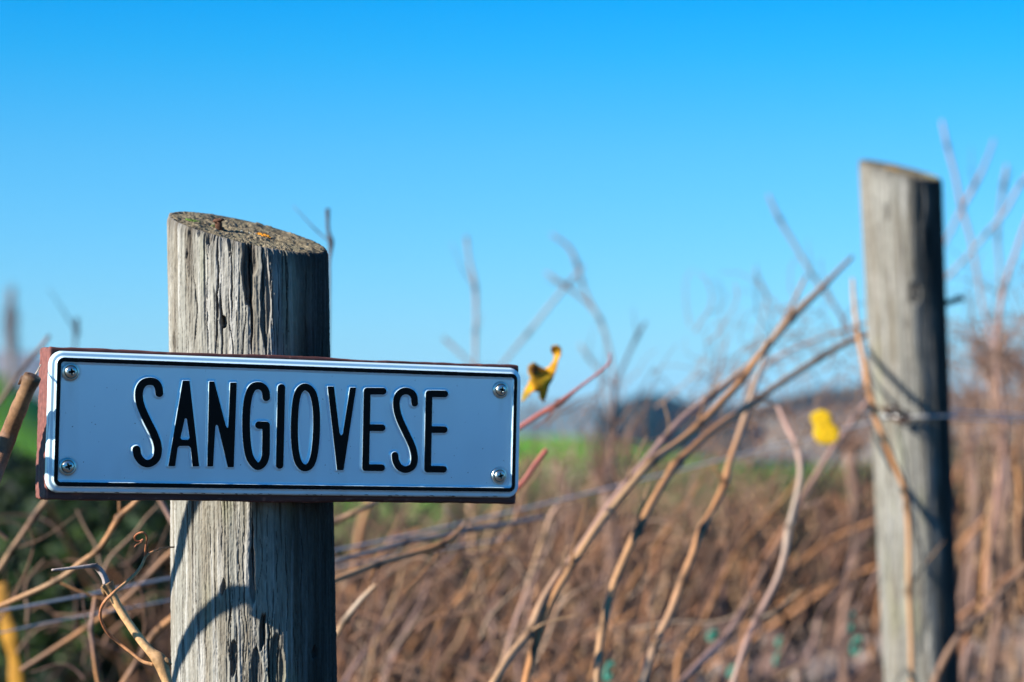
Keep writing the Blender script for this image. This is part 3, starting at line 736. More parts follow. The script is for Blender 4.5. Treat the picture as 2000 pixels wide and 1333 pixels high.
# ------------------------------------------------------------------ big blurred canes, one by one
G1 = None
CANES = [
 ('vine_cane', 'tan cane arching from beside the right post down to bottom centre, top of the fan', TAN, PINK,
  [(1664, 503, 3.3, 10), (1632, 535, 3.2, 13), (1602, 566, 3.1, 18), (1545, 622, 3.0, 22), (1497, 680, 2.9, 19), (1455, 722, 2.85, 19), (1385, 778, 2.75, 22), (1330, 822, 2.65, 20), (1298, 858, 2.6, 22), (1262, 900, 2.55, 20), (1226, 942, 2.5, 22), (1180, 1002, 2.45, 21), (1137, 1068, 2.4, 22), (1098, 1115, 2.35, 22), (1060, 1172, 2.3, 20), (1033, 1236, 2.28, 24), (1000, 1278, 2.25, 22), (960, 1340, 2.2, 22), (900, 1440, 2.2, 22)], (3, 6, 8, 10, 13, 15)),
 ('vine_cane', 'tan cane running beside the top one, ending just right of it at the bottom', ORANGE, TAN,
  [(1500, 668, 2.7, 14), (1480, 700, 2.68, 16), (1450, 742, 2.65, 19), (1405, 790, 2.6, 19), (1365, 832, 2.55, 21), (1315, 872, 2.5, 20), (1274, 902, 2.45, 24), (1232, 948, 2.42, 21), (1190, 1000, 2.4, 21), (1150, 1055, 2.36, 22), (1115, 1110, 2.34, 22), (1072, 1185, 2.3, 22), (1042, 1272, 2.28, 22), (1024, 1345, 2.25, 22), (1005, 1450, 2.2, 22)], (2, 4, 6, 10, 12)),
 ('vine_cane', 'tan cane reaching the right post with a black knot at mid height', TAN, ORANGE,
  [(1700, 652, 3.5, 15), (1650, 672, 3.35, 17), (1598, 702, 3.2, 18), (1530, 745, 3.0, 18), (1480, 780, 2.85, 19), (1430, 815, 2.75, 21), (1385, 848, 2.65, 21), (1345, 884, 2.58, 22), (1322, 906, 2.55, 28), (1300, 938, 2.5, 22), (1272, 985, 2.45, 21), (1246, 1036, 2.42, 25), (1220, 1090, 2.4, 20), (1196, 1150, 2.38, 20), (1178, 1225, 2.35, 23), (1170, 1270, 2.33, 20), (1164, 1340, 2.3, 20), (1160, 1450, 2.3, 20)], (2, 4, 8, 11, 14)),
 ('vine_cane', 'orange-brown cane third from the left at the bottom of the fan', ORANGE, PALE,
  [(1574, 540, 3.5, 8), (1545, 600, 3.4, 9), (1506, 668, 3.2, 11), (1480, 735, 3.0, 14), (1460, 800, 2.85, 20), (1444, 850, 2.78, 19), (1425, 905, 2.7, 19), (1414, 950, 2.65, 24), (1392, 995, 2.6, 18), (1370, 1035, 2.55, 22), (1352, 1085, 2.52, 20), (1332, 1135, 2.5, 22), (1308, 1200, 2.48, 20), (1278, 1264, 2.45, 23), (1255, 1333, 2.42, 20), (1225, 1430, 2.4, 20)], (2, 4, 7, 9, 11, 13)),
 ('vine_cane', 'pale bent cane right of the fan, its tip leaning left', PALE, PINK,
  [(1518, 792, 3.1, 11), (1535, 830, 3.05, 14), (1556, 875, 3.0, 16), (1563, 925, 2.95, 15), (1552, 985, 2.9, 15), (1540, 1035, 2.85, 19), (1532, 1085, 2.8, 17), (1514, 1140, 2.78, 17), (1478, 1210, 2.75, 19), (1455, 1262, 2.72, 17), (1432, 1333, 2.7, 17), (1400, 1430, 2.7, 17)], (2, 5, 8)),
 ('vine_cane', 'pinkish cane slanting down left from the wire knot on the right post', PINK, BROWN,
  [(1700, 775, 3.45, 13), (1672, 815, 3.4, 15), (1625, 880, 3.3, 17), (1585, 945, 3.25, 18), (1558, 990, 3.2, 17), (1530, 1050, 3.15, 18), (1498, 1105, 3.1, 17), (1470, 1155, 3.05, 13), (1440, 1208, 3.0, 17), (1412, 1252, 2.9, 18), (1380, 1282, 2.8, 20), (1325, 1338, 2.7, 18), (1250, 1420, 2.7, 18)], (1, 4, 6, 9, 11)),
 ('vine_cane', 'smooth tan cane hanging down the front of the right post', TAN, ORANGE,
  [(1665, 545, 3.3, 8), (1668, 590, 3.28, 11), (1675, 645, 3.25, 14), (1688, 712, 3.22, 17), (1698, 765, 3.2, 22), (1716, 830, 3.18, 18), (1740, 890, 3.18, 19), (1763, 945, 3.18, 18), (1772, 985, 3.18, 20), (1776, 1060, 3.18, 19), (1776, 1152, 3.18, 20), (1779, 1230, 3.18, 17), (1782, 1345, 3.18, 17), (1785, 1450, 3.2, 17)], (2, 4, 8, 10)),
 ('vine_cane', 'thin cane, red below and bluish above, rising from the right end of the board', RED, (.42, .12, .10),
  [(960, 875, 2.35, 14), (1000, 846, 2.33, 14), (1045, 815, 2.32, 13), (1088, 790, 2.3, 17), (1130, 758, 2.3, 9), (1186, 714, 2.3, 7), (1192, 690, 2.3, 5)], (3,)),
 ('vine_cane', 'short red cane behind the lower right corner of the board', RED, (.46, .12, .09),
  [(980, 980, 2.3, 16), (1018, 946, 2.28, 16), (1045, 908, 2.28, 16), (1068, 878, 2.28, 15)], (0,)),
 ('vine_cane', 'bare twig forking behind the top right of the near post', (.24, .19, .18), DARK,
  [(640, 408, 2.5, 11), (641, 450, 2.5, 9), (647, 474, 2.5, 13), (643, 510, 2.5, 8), (642, 560, 2.5, 9), (640, 700, 2.5, 10), (630, 900, 2.5, 12), (610, 1100, 2.5, 13)], (0, 2)),
 ('vine_cane', 'single pale blue-grey shoot standing against the sky above the right end of the board', GREY, PINK,
  [(911, 462, 4.4, 12), (916, 505, 4.4, 10), (928, 562, 4.4, 15), (930, 620, 4.4, 11), (929, 646, 4.4, 13), (928, 720, 4.4, 11), (925, 860, 4.4, 12), (920, 1000, 4.4, 13)], (0, 2, 4)),
 ('vine_cane', 'tallest crooked shoot of the middle vine, bent over to the left at its tip', (.28, .20, .18), GREY,
  [(1077, 458, 4.6, 8), (1110, 482, 4.6, 12), (1127, 515, 4.6, 15), (1136, 550, 4.6, 12), (1150, 585, 4.6, 12), (1172, 625, 4.6, 14), (1186, 665, 4.6, 11), (1196, 720, 4.6, 12), (1200, 800, 4.6, 13), (1195, 930, 4.6, 14)], (2, 3, 5)),
 ('vine_cane', 'shoot crossing the crooked one, running down left to the top of the board', GREY, (.3, .22, .2),
  [(1140, 520, 4.5, 9), (1108, 556, 4.5, 11), (1075, 596, 4.5, 11), (1032, 650, 4.5, 13), (1000, 688, 4.5, 10), (960, 740, 4.5, 12)], (1, 3)),
 ('vine_cane', 'short shoot joining the crooked one from the left at mid height', (.28, .20, .18), GREY,
  [(1065, 532, 4.65, 8), (1100, 556, 4.65, 14), (1138, 584, 4.65, 11), (1168, 618, 4.65, 11), (1180, 650, 4.65, 11)], (1,)),
 ('vine_cane', 'dark stubby shoot leaning right on top of the brown upright cluster', (.14, .09, .08), DARK,
  [(1262, 628, 4.1, 8), (1245, 656, 4.1, 13), (1228, 692, 4.1, 10), (1212, 728, 4.1, 12), (1202, 760, 4.1, 15), (1195, 830, 4.1, 20), (1190, 920, 4.1, 22), (1192, 1030, 4.1, 22)], (1, 4, 5)),
 ('vine_cane', 'faint shoot poking up left just above the top right of the board', GREY, PINK,
  [(866, 660, 5, 11), (890, 682, 5, 11), (920, 712, 5, 11), (980, 790, 5, 12)], (0,)),
 ('vine_cane', 'faint short shoot left of the brown upright cluster', GREY, GREY,
  [(1132, 672, 5.2, 11), (1150, 700, 5.2, 11), (1178, 740, 5.2, 11), (1190, 820, 5.2, 12)], (1,)),
 ('vine_cane', 'long grey shoot slanting down right across the sky to the fan of canes', (.27, .23, .24), GREY,
  [(1500, 380, 4.2, 9), (1522, 428, 4.2, 14), (1552, 478, 4.2, 12), (1588, 540, 4.2, 13), (1632, 600, 4.2, 12), (1680, 680, 4.2, 13), (1720, 790, 4.2, 14)], (1, 3)),
 ('vine_cane', 'thin forked twig against the sky left of the fan tip', GREY, GREY,
  [(1476, 525, 4.8, 7), (1480, 545, 4.8, 9), (1497, 580, 4.8, 9), (1485, 640, 4.8, 8), (1472, 700, 4.8, 8), (1460, 800, 4.8, 10)], (1, 2)),
 ('vine_cane', 'slim cane rising to the left side of the right post above the wire', PINK, BROWN,
  [(1700, 628, 3.6, 10), (1650, 646, 3.6, 11), (1600, 662, 3.6, 11), (1545, 684, 3.6, 13), (1505, 708, 3.6, 14), (1470, 745, 3.6, 11), (1440, 810, 3.6, 11)], (4,)),
 ('vine_cane', 'tall pale shoot leaning left at the top right corner, highest of all', (.40, .32, .33), PINK,
  [(1839, 235, 4.6, 9), (1850, 285, 4.6, 14), (1866, 345, 4.6, 12), (1878, 405, 4.6, 14), (1894, 460, 4.6, 11), (1908, 530, 4.6, 11), (1922, 610, 4.6, 12), (1944, 690, 4.6, 13), (1960, 820, 4.6, 14), (1970, 1000, 4.6, 15)], (1, 3, 7)),
 ('vine_cane', 'grey shoot crossing the tallest one, leaning right at its tip', (.30, .27, .30), PINK,
  [(1942, 272, 4.7, 9), (1925, 318, 4.7, 10), (1904, 362, 4.7, 14), (1876, 412, 4.7, 12), (1848, 470, 4.7, 11), (1800, 560, 4.7, 11)], (2,)),
 ('vine_cane', 'long pinkish shoot rising right from behind the right post to the picture edge', (.40, .30, .30), GREY,
  [(2040, 310, 4.5, 10), (1995, 358, 4.5, 12), (1962, 415, 4.5, 13), (1928, 455, 4.5, 13), (1890, 500, 4.5, 12), (1850, 542, 4.5, 12), (1780, 620, 4.5, 12)], (1, 3)),
 ('vine_cane', 'dark upright twig right of the crossing shoots', (.22, .22, .26), GREY,
  [(1967, 322, 5.0, 11), (1960, 362, 5.0, 17), (1954, 405, 5.0, 12), (1948, 460, 5.0, 14), (1952, 520, 5.0, 11), (1955, 600, 5.0, 12), (1958, 760, 5.0, 13)], (1, 3)),
 ('vine_cane', 'reddish shoot at the right edge rising from the knotted vine head', (.42, .22, .17), PINK,
  [(2030, 380, 4.2, 8), (2002, 440, 4.2, 11), (1985, 490, 4.2, 12), (1962, 560, 4.2, 15), (1952, 620, 4.2, 17), (1945, 690, 4.2, 26), (1952, 760, 4.2, 18), (1962, 850, 4.2, 19), (1950, 950, 4.2, 19), (1935, 1060, 4.2, 20), (1930, 1200, 4.2, 22)], (3, 5, 7)),
 ('vine_cane', 'tan and dark cane rising right beside the foot of the right post', BROWN, DARK,
  [(2060, 1060, 3.3, 18), (2000, 1112, 3.3, 17), (1965, 1150, 3.3, 16), (1930, 1190, 3.3, 15), (1900, 1222, 3.3, 17), (1868, 1250, 3.3, 20), (1830, 1320, 3.3, 22), (1800, 1420, 3.3, 22)], (2, 4)),
 ('vine_cane', 'stout brown upright cane at the right edge below the wire', ORANGE, BROWN,
  [(1996, 760, 4.0, 10), (1990, 830, 4.0, 15), (1985, 900, 4.0, 17), (1992, 960, 4.0, 16), (1988, 1050, 4.0, 16), (2000, 1180, 4.0, 17)], (2,)),
 ('vine_cane', 'orange cane leaning left between the right post and the picture edge', ORANGE, TAN,
  [(1965, 800, 4.3, 10), (1960, 870, 4.3, 20), (1948, 940, 4.3, 19), (1930, 1010, 4.3, 17), (1925, 1100, 4.3, 17), (1910, 1250, 4.3, 18)], (1, 3)),
 # lower middle
 ('vine_cane', 'orange cane rising right from the near post, lower of the slanting pair under the board', ORANGE, TAN,
  [(560, 1175, 2.15, 19), (650, 1136, 2.2, 19), (735, 1103, 2.25, 18), (800, 1084, 2.3, 17), (862, 1064, 2.33, 18), (890, 1044, 2.36, 15), (912, 1020, 2.4, 12)], (2, 4)),
 ('vine_cane', 'grey stick slanting under the right half of the board', (.34, .29, .26), GREY,
  [(560, 1122, 2.4, 13), (650, 1098, 2.4, 13), (720, 1080, 2.45, 13), (790, 1060, 2.5, 15), (880, 1043, 2.55, 13), (912, 1036, 2.6, 16), (1000, 1022, 2.7, 12), (1062, 1010, 2.8, 10)], (3, 5)),
 ('vine_cane', 'tan cane end pointing up right just below the board, right of the near post', TAN, BROWN,
  [(600, 1050, 2.4, 16), (656, 1018, 2.4, 17), (700, 998, 2.4, 15), (745, 975, 2.45, 12), (800, 950, 2.5, 10)], (1,)),
 ('vine_cane', 'short tan cane at the lower right side of the near post', TAN, PALE,
  [(600, 1310, 2.25, 16), (655, 1242, 2.25, 17), (672, 1214, 2.25, 18), (705, 1172, 2.25, 14), (735, 1142, 2.25, 12)], (2,)),
 ('vine_cane', 'pinkish slim cane rising to a round knot right of the board corner', PINK, TAN,
  [(1095, 985, 3.0, 17), (1078, 1005, 3.0, 13), (1062, 1050, 3.0, 14), (1045, 1100, 3.0, 13), (1030, 1150, 3.0, 12), (1005, 1220, 3.0, 13), (985, 1290, 3.0, 15), (960, 1350, 3.0, 14)], (0, 2)),
 ('vine_cane', 'dark thin cane standing between the orange canes of the fan', (.24, .13, .10), BROWN,
  [(1415, 960, 3.6, 12), (1418, 1040, 3.6, 11), (1415, 1120, 3.6, 11), (1412, 1210, 3.6, 12), (1416, 1280, 3.6, 12), (1425, 1340, 3.6, 12), (1430, 1420, 3.6, 12)], (1, 3)),
 # lower left
 ('vine_cane', 'tan cane slanting up to the underside of the board, left of the near post', ORANGE, TAN,
  [(300, 940, 2.1, 15), (262, 984, 2.1, 15), (234, 1010, 2.1, 18), (210, 1048, 2.1, 15), (190, 1076, 2.1, 15), (160, 1098, 2.1, 16), (110, 1135, 2.1, 16), (20, 1176, 2.1, 16), (-60, 1210, 2.1, 16)], (2, 4, 6)),
 ('vine_cane', 'tan cane at far lower left slanting up below the board corner', BROWN, TAN,
  [(92, 975, 2.4, 14), (70, 1005, 2.4, 17), (45, 1042, 2.4, 15), (22, 1075, 2.4, 15), (0, 1110, 2.4, 15), (-40, 1170, 2.4, 15)], (1, 3)),
 ('vine_cane', 'thin upright brown cane left of the tan cane with the bent tip', PINK, ORANGE,
  [(186, 1165, 2.2, 10), (182, 1195, 2.2, 11), (177, 1230, 2.2, 12), (181, 1265, 2.2, 10), (187, 1310, 2.2, 11), (194, 1350, 2.2, 12), (200, 1430, 2.2, 12)], (2,)),
 ('vine_cane', 'short tan cane slanting down behind the left side of the near post', BROWN, PINK,
  [(305, 965, 2.2, 14), (320, 990, 2.2, 14), (345, 1035, 2.2, 14), (380, 1090, 2.2, 14)], ()),
 ('vine_cane', 'dim brown cane behind the coiled tendril', BROWN, ORANGE,
  [(350, 1068, 2.5, 14), (320, 1092, 2.5, 15), (285, 1130, 2.5, 14), (240, 1175, 2.5, 13), (170, 1225, 2.5, 14), (110, 1265, 2.5, 14), (40, 1310, 2.5, 14)], (2, 4)),
 ('vine_cane', 'orange cane crossing the bottom left corner of the near post', ORANGE, BROWN,
  [(345, 1200, 2.4, 17), (300, 1240, 2.4, 18), (270, 1290, 2.4, 17), (235, 1345, 2.4, 18), (190, 1430, 2.4, 18)], (1,)),
 ('vine_cane', 'brown cane above the left end of the board, blurred and leaning right', (.27, .15, .12), DARK,
  [(97, 655, 2.9, 8), (80, 678, 2.9, 11), (60, 700, 2.9, 12), (30, 742, 2.9, 12), (0, 785, 2.9, 12), (-50, 850, 2.9, 12)], (0,)),
 ('vine_cane', 'short dark shoot tip above the left end of the board', (.10, .09, .10), DARK,
  [(150, 622, 4.2, 15), (149, 648, 4.2, 17), (146, 680, 4.2, 9), (140, 760, 4.2, 10)], (0, 1)),
]
for (nm, lb, ca, cb, pts, nodes) in CANES:
    nodes = tuple(k for k in nodes if k < len(pts))
    cane(nm, lb, 'cane', pts, np.array(ca)*.78, nodes, group='dormant vine canes', colB=np.array(cb)*.72, seg=10, rough=.04, sub=5, node_dark=.3)

rt_ = random.Random(11)
ORD = 'leftmost second third fourth fifth sixth seventh eighth ninth tenth eleventh twelfth thirteenth fourteenth fifteenth sixteenth seventeenth eighteenth nineteenth twentieth'.split()
def thin_canes(n, px0, px1, lean, top, label, Yr, w):
    for k in range(n):
        x = px0+(px1-px0)*(k+rt_.random())/n; Y = rt_.uniform(*Yr); tp = rt_.uniform(*top); dx = rt_.uniform(*lean); pts = []; y = 1420
        for j in range(8):
            f = 1-j/7
            pts.append((x+dx*f**1.7+rt_.gauss(0, 7), tp+(1420-tp)*(1-f), Y+.25*f, w*rt_.uniform(.8, 1.2)*(.55+.45*(1-f))))
        c = rt_.choice([ORANGE, TAN, PINK, BROWN, (.30, .17, .10)])
        cane('vine_cane', (ORD[k]+(' from the left' if k else '')+' of the ' + label), 'cane', pts, np.array(c)*.75, tuple(q for q in range(1, 7) if rt_.random() < .6), group=label, colB=np.array(c)*.5, seg=8, rough=.04, sub=4, node_dark=.3)
thin_canes(20, 930, 1680, (60, 330), (790, 1080), 'slim brown canes leaning right behind the thicker fan', (3.3, 4.6), 12)
thin_canes(12, 1790, 2040, (-90, 110), (640, 900), 'slim brown canes standing right of the right post', (3.9, 5.2), 13)
thin_canes(10, 640, 930, (40, 200), (1000, 1150), 'slim brown canes just right of the near post', (3.0, 4.2), 13)
# ------------------------------------------------------------------ trellis wires, stake, ties, leaves
def wire(label, pts, r=.0012):
    P = catmull([at(*p) for p in pts], 10); V, F = tube_arrays(P, [r]*len(P), 8)
    tag(mesh_obj('trellis_wire', V, F, M_wire), label, 'wire', 'trellis wires')
wire('blurred trellis wire running behind the near post up to the right post', [(-80, 1208, 2.25), (150, 1166, 2.35), (335, 1129, 2.45), (700, 1066, 2.7), (1060, 985, 2.95), (1400, 900, 3.2), (1742, 815, 3.37)], .0012)
wire('upper of two thin wires running right from the right post', [(1742, 800, 3.37), (1860, 803, 3.5), (2000, 812, 3.7), (2200, 824, 4.0)], .0014)
wire('lower of two thin wires running right from the right post', [(1742, 812, 3.37), (1860, 818, 3.5), (2000, 822, 3.7), (2200, 838, 4.0)], .0012)
wire('thin lower wire crossing the bottom left behind the tan cane', [(-80, 1255, 2.3), (100, 1215, 2.4), (335, 1172, 2.5), (700, 1100, 2.8), (1000, 1050, 3.0)], .0008)
acc = Acc()
sp = [at(0, 1140, 3.6), at(10, 1200, 3.6), at(24, 1265, 3.6), at(34, 1340, 3.6), at(50, 1500, 3.6)]
P = catmull(sp, 8); V, F = tube_arrays(P, [.0095+.002*math.sin(k*.6) for k in range(len(P))], 14)
V[:, 1] = 3.6 + (V[:, 1]-3.6)*.35
acc.add(V, F, (.6, .3, .03)); tag(acc.build('stake', M_stake, origin=sp[-1]), 'flat yellow-orange stake at the bottom left corner', 'stake')
def leaf(name, label, outline, Y, bright, brown_px, bend, th=.0009):
    bm = bmesh.new(); n = len(outline)
    vs = [bm.verts.new(at(a, b, Y)) for a, b in outline]
    es = [bm.edges.new((vs[i], vs[(i+1) % n])) for i in range(n)]
    bmesh.ops.triangle_fill(bm, edges=es, use_beauty=True)
    bmesh.ops.subdivide_edges(bm, edges=bm.edges[:], cuts=3, use_grid_fill=True)
    c = sum((v.co for v in bm.verts), Vector())/len(bm.verts)
    for v in bm.verts:
        d = v.co-c
        v.co.y += bend*math.sin(d.x*95+d.z*50)+bend*.8*mnoise.noise(v.co*90)
        v.co += Vector((.0008*mnoise.noise(v.co*300), 0, .0008*mnoise.noise(v.co*280+Vector((5, 0, 0)))))
    r = bmesh.ops.solidify(bm, geom=bm.faces[:], thickness=th)
    V = np.array([v.co[:] for v in bm.verts]); F = [[l.index for l in f.verts] for f in (bm.verts.index_update() or bm.faces)]
    bm.free()
    col = np.tile(np.array(bright), (len(V), 1))
    for (a, b, rad, cc) in brown_px:
        q_ = np.array(at(a, b, Y)); d = np.hypot(V[:, 0]-q_[0], V[:, 2]-q_[2]); k = np.exp(-(d/(rad*PX*Y))**2)[:, None]
        col = col*(1-k)+np.array(cc)*k
    o = mesh_obj(name, V, F, M_leaf, None, col, origin=c); return tag(o, label, 'leaf', 'last yellow vine leaves')
leaf('vine_leaf', 'curled yellow and brown leaf hanging in the sky at the right end of the board',
     [(1076, 676), (1087, 673), (1096, 680), (1097, 692), (1090, 706), (1087, 722), (1081, 738), (1073, 755), (1067, 775), (1062, 788), (1055, 780), (1052, 767), (1044, 764), (1036, 769), (1028, 780), (1018, 787), (1020, 770), (1030, 752), (1036, 738), (1030, 726), (1031, 714), (1042, 708), (1053, 714), (1063, 720), (1073, 714), (1081, 704), (1083, 694), (1076, 688)],
     2.25, (.85, .46, .02), [(1042, 722, 14, (.09, .022, .01)), (1078, 682, 9, (.26, .10, .02)), (1070, 748, 12, (.40, .36, .02)), (1058, 785, 7, (.45, .16, .02)), (1024, 775, 12, (.33, .24, .03))], .009, .0004)
leaf('vine_leaf', 'small bright yellow leaf in front of the brown hill left of the right post',
     [(1586, 808), (1604, 800), (1622, 808), (1627, 826), (1640, 842), (1637, 862), (1618, 870), (1598, 866), (1588, 848), (1590, 832), (1583, 820)],
     3.2, (.90, .62, .02), [(1612, 828, 4, (.6, .38, .02))], -.0012)
for (a, b, Y, s, h) in [(1190, 1312, 3.0, 15, 26), (1673, 1262, 3.6, 18, 24), (1662, 1215, 3.7, 9, 30), (1392, 1242, 3.6, 16, 12), (1430, 1312, 3.5, 14, 14), (1520, 1288, 3.8, 13, 16), (1522, 1255, 3.9, 8, 12)]:
    c = at(a, b, Y); t = np.linspace(0, 2*math.pi*.86, 14); R_ = s*PX*Y*.5; hh = h*PX*Y*.5
    pts = np.stack([c.x+np.cos(t)*R_, c.y+np.sin(t)*R_*.6, c.z+np.sin(t+.6)*hh], -1)
    V, F = tube_arrays(pts, [.0028]*len(pts), 8); V[:, 2] = c.z+(V[:, 2]-c.z)*1.2
    lb = {1190: 'green plastic tie at the bottom below the middle of the fan of canes', 1673: 'largest green tie, low on the ground just left of the right post', 1662: 'slim green tie hanging above the one left of the right post',
          1392: 'green tie between the orange and the pale cane', 1430: 'green tie at the bottom edge beside the pale cane', 1520: 'green tie among the clods right of the pale cane', 1522: 'tiny green tie above the clods right of the pale cane'}[a]
    tag(mesh_obj('plastic_tie', V, F, M_tie, origin=c), lb, 'tie', 'green plastic vine ties')

# ------------------------------------------------------------------ thicket of dry canes and weeds behind the row
def stalks(name, label, n, Yr, pxr, topf, hr, rr_, pal, lean, seg=5, wig=.05, parts=5, droop=0., mat_=None, nodes=True):
    acc = Acc()
    for k in range(n):
        Y = random.uniform(*Yr); px = random.uniform(*pxr); X = (px-1000)*PX*Y
        gz_ = float(ground_z(X, Y))+EYE
        top = topf(px); zt = at(px, top, Y).z
        H = min(random.uniform(*hr), max(.08, zt-gz_)*random.uniform(.55, 1.08))
        az = random.uniform(0, 2*math.pi); ln = random.gauss(lean, .28)
        P = []
        for j in range(parts+1):
            f = j/parts
            P.append(np.array([X+ln*H*f*f+wig*H*random.gauss(0, 1)*f, Y+wig*H*random.gauss(0, 1)*f+.15*H*math.sin(az)*f, gz_-.02+H*(f-droop*f*f*f)]))
        r0 = random.uniform(*rr_); c0 = np.array(pal[random.randrange(len(pal))])*(random.uniform(.35, .8) if random.random() < .82 else random.uniform(1.1, 1.5))
        V, F = tube_arrays(np.array(P), np.linspace(r0, r0*.55, parts+1), seg, cap=False)
        cc = np.repeat(np.linspace(.85, 1.1, parts+1)*(1+.15*rng.normal(size=parts+1)), seg)[:, None]*c0
        acc.add(V, F, np.clip(cc, .01, .9))
    o = acc.build(name, mat_ or M_stick)
    return tag(o, label, kind='stuff')
def T1(px): return float(np.interp(px, [-200, 100, 330, 650, 1000, 1250, 1500, 1700, 1900, 2300], [1010, 1030, 1010, 955, 955, 990, 950, 890, 815, 780]))
def T2(px): return float(np.interp(px, [-200, 100, 650, 1000, 1250, 1500, 1700, 1900, 2300], [960, 960, 930, 895, 930, 930, 890, 800, 770]))
pal = [(.44, .27, .15), (.38, .18, .08), (.30, .14, .07), (.15, .08, .05), (.12, .065, .045), (.08, .045, .03), (.05, .03, .022), (.035, .022, .017), (.02, .014, .012), (.015, .012, .01)]
stalks('cane_thicket', 'tangle of brown dormant canes filling the lower middle of the picture', 760, (4.4, 7.5), (300, 1230), T1, (.35, 1.0), (.0035, .0075), pal, .14)
stalks('cane_thicket', 'brown dormant canes standing behind the bare soil on the right', 1150, (9.3, 13), (1000, 2250), T1, (.5, 1.5), (.006, .012), pal, .12)
stalks('dry_weeds', 'straw-coloured dry weeds behind the canes', 1700, (10.5, 15), (300, 2300), T2, (.4, 1.1), (.003, .006), [(.40, .31, .17), (.25, .21, .11), (.13, .16, .06), (.24, .16, .10), (.10, .13, .045), (.06, .07, .03)], .1)
stalks('green_weeds', 'olive green weeds at the edge of the meadow', 2200, (14, 22), (900, 1900), lambda p: 893 if p < 1350 else 905, (.5, 1.3), (.005, .011), [(.15, .19, .06), (.22, .21, .09), (.22, .16, .10), (.08, .11, .03), (.05, .06, .025)], .05)
stalks('bramble', 'dark reddish brambles under the left end of the board', 260, (3.6, 5.2), (-120, 420), lambda p: 1010, (.2, .7), (.002, .0042), [(.14, .075, .05), (.10, .055, .04), (.24, .14, .10), ORANGE, (.05, .035, .03), (.03, .025, .02)], .45, wig=.10)
# leaning loose canes that cross the thicket
acc = Acc()
for k in range(150):
    Y = random.uniform(3.9, 6.8); px = random.uniform(640, 2000); py = random.uniform(1040, 1330)
    if px > 1150 and random.random() < .4: continue
    a = random.gauss(1.15, .4); L = random.uniform(.12, .4); c = at(px, py, Y)
    d = Vector((math.cos(a), random.uniform(-.3, .3), math.sin(a)))*L*.5
    P = [c-d, c-d*.3+Vector((.012*random.gauss(0, 1), 0, .01*random.gauss(0, 1))), c+d*.4, c+d+Vector((.02, 0, 0))]
    cane_mesh(acc, P, [random.uniform(.0025, .0042)]*4, pal[random.randrange(len(pal))], 6, (1,), 0, 4, bud=False)
tag(acc.build('loose_canes', M_stick), 'loose fallen canes lying across the thicket', kind='stuff')
# dead leaves and clods on the ground
acc = Acc()
for k in range(5200):
    Y = random.uniform(3.2, 12)**1.0; px = random.uniform(-150, 2250); X = (px-1000)*PX*Y
    z = float(ground_z(X, Y))+EYE + random.random()**2*.10
    s = random.uniform(.012, .034)
    e1 = rng.normal(size=3); e1 /= np.linalg.norm(e1); e2 = np.cross(e1, rng.normal(size=3)); e2 /= np.linalg.norm(e2); nn = np.cross(e1, e2)
    c = np.array([X, Y, z])
    V = np.array([c-e1*s, c-e2*s*.7+nn*s*.35, c+e1*s, c+e2*s*.7+nn*s*.4, c-nn*s*.1])
    F = np.array([[0, 1, 4, 3], [1, 2, 3, 4]])
    acc.add(V, F, np.array(random.choice([(.24, .13, .07), (.13, .075, .05), (.26, .19, .14), (.07, .05, .04), (.05, .035, .03), (.16, .08, .05)]))*random.uniform(.7, 1.2))
tag(acc.build('leaf_litter', M_stick, smooth=False), 'dead brown leaves and debris covering the soil', kind='stuff')
acc = Acc()
ico = bmesh.new(); bmesh.ops.create_icosphere(ico, subdivisions=2, radius=1); IV = np.array([v.co[:] for v in ico.verts]); ico.verts.index_update(); IF = np.array([[v.index for v in f.verts] for f in ico.faces]); ico.free()
SV = []; SF = []; SC = []; nn_ = 0
for k in range(700):
    Y = random.uniform(5, 11); px = random.uniform(1050, 2150) if random.random() < .85 else random.uniform(0, 1100); X = (px-1000)*PX*Y
    s = random.uniform(.015, .065); z = float(ground_z(X, Y))+EYE
    V = IV*(1+.35*vn(IV[:, 0]*2+k, IV[:, 2]*2+IV[:, 1], 5))[:, None]*np.array([s*random.uniform(.8, 1.5), s, s*random.uniform(.5, .8)])+[X, Y, z+s*.2]
    SV.append(V); SF.append(IF+nn_); nn_ += len(V); SC.append(np.tile(np.array(random.choice([(.17, .125, .10), (.24, .19, .16), (.07, .05, .045), (.16, .10, .08)])), (len(V), 1)))
M_clod = mat('clod', None, .95, bump=.6, bscale=120, bdist=.004, var=.3, vscale=60)
tag(mesh_obj('clods', np.vstack(SV), np.vstack(SF), M_clod, None, np.vstack(SC)), 'loose clods and stones on the bare soil', kind='stuff')

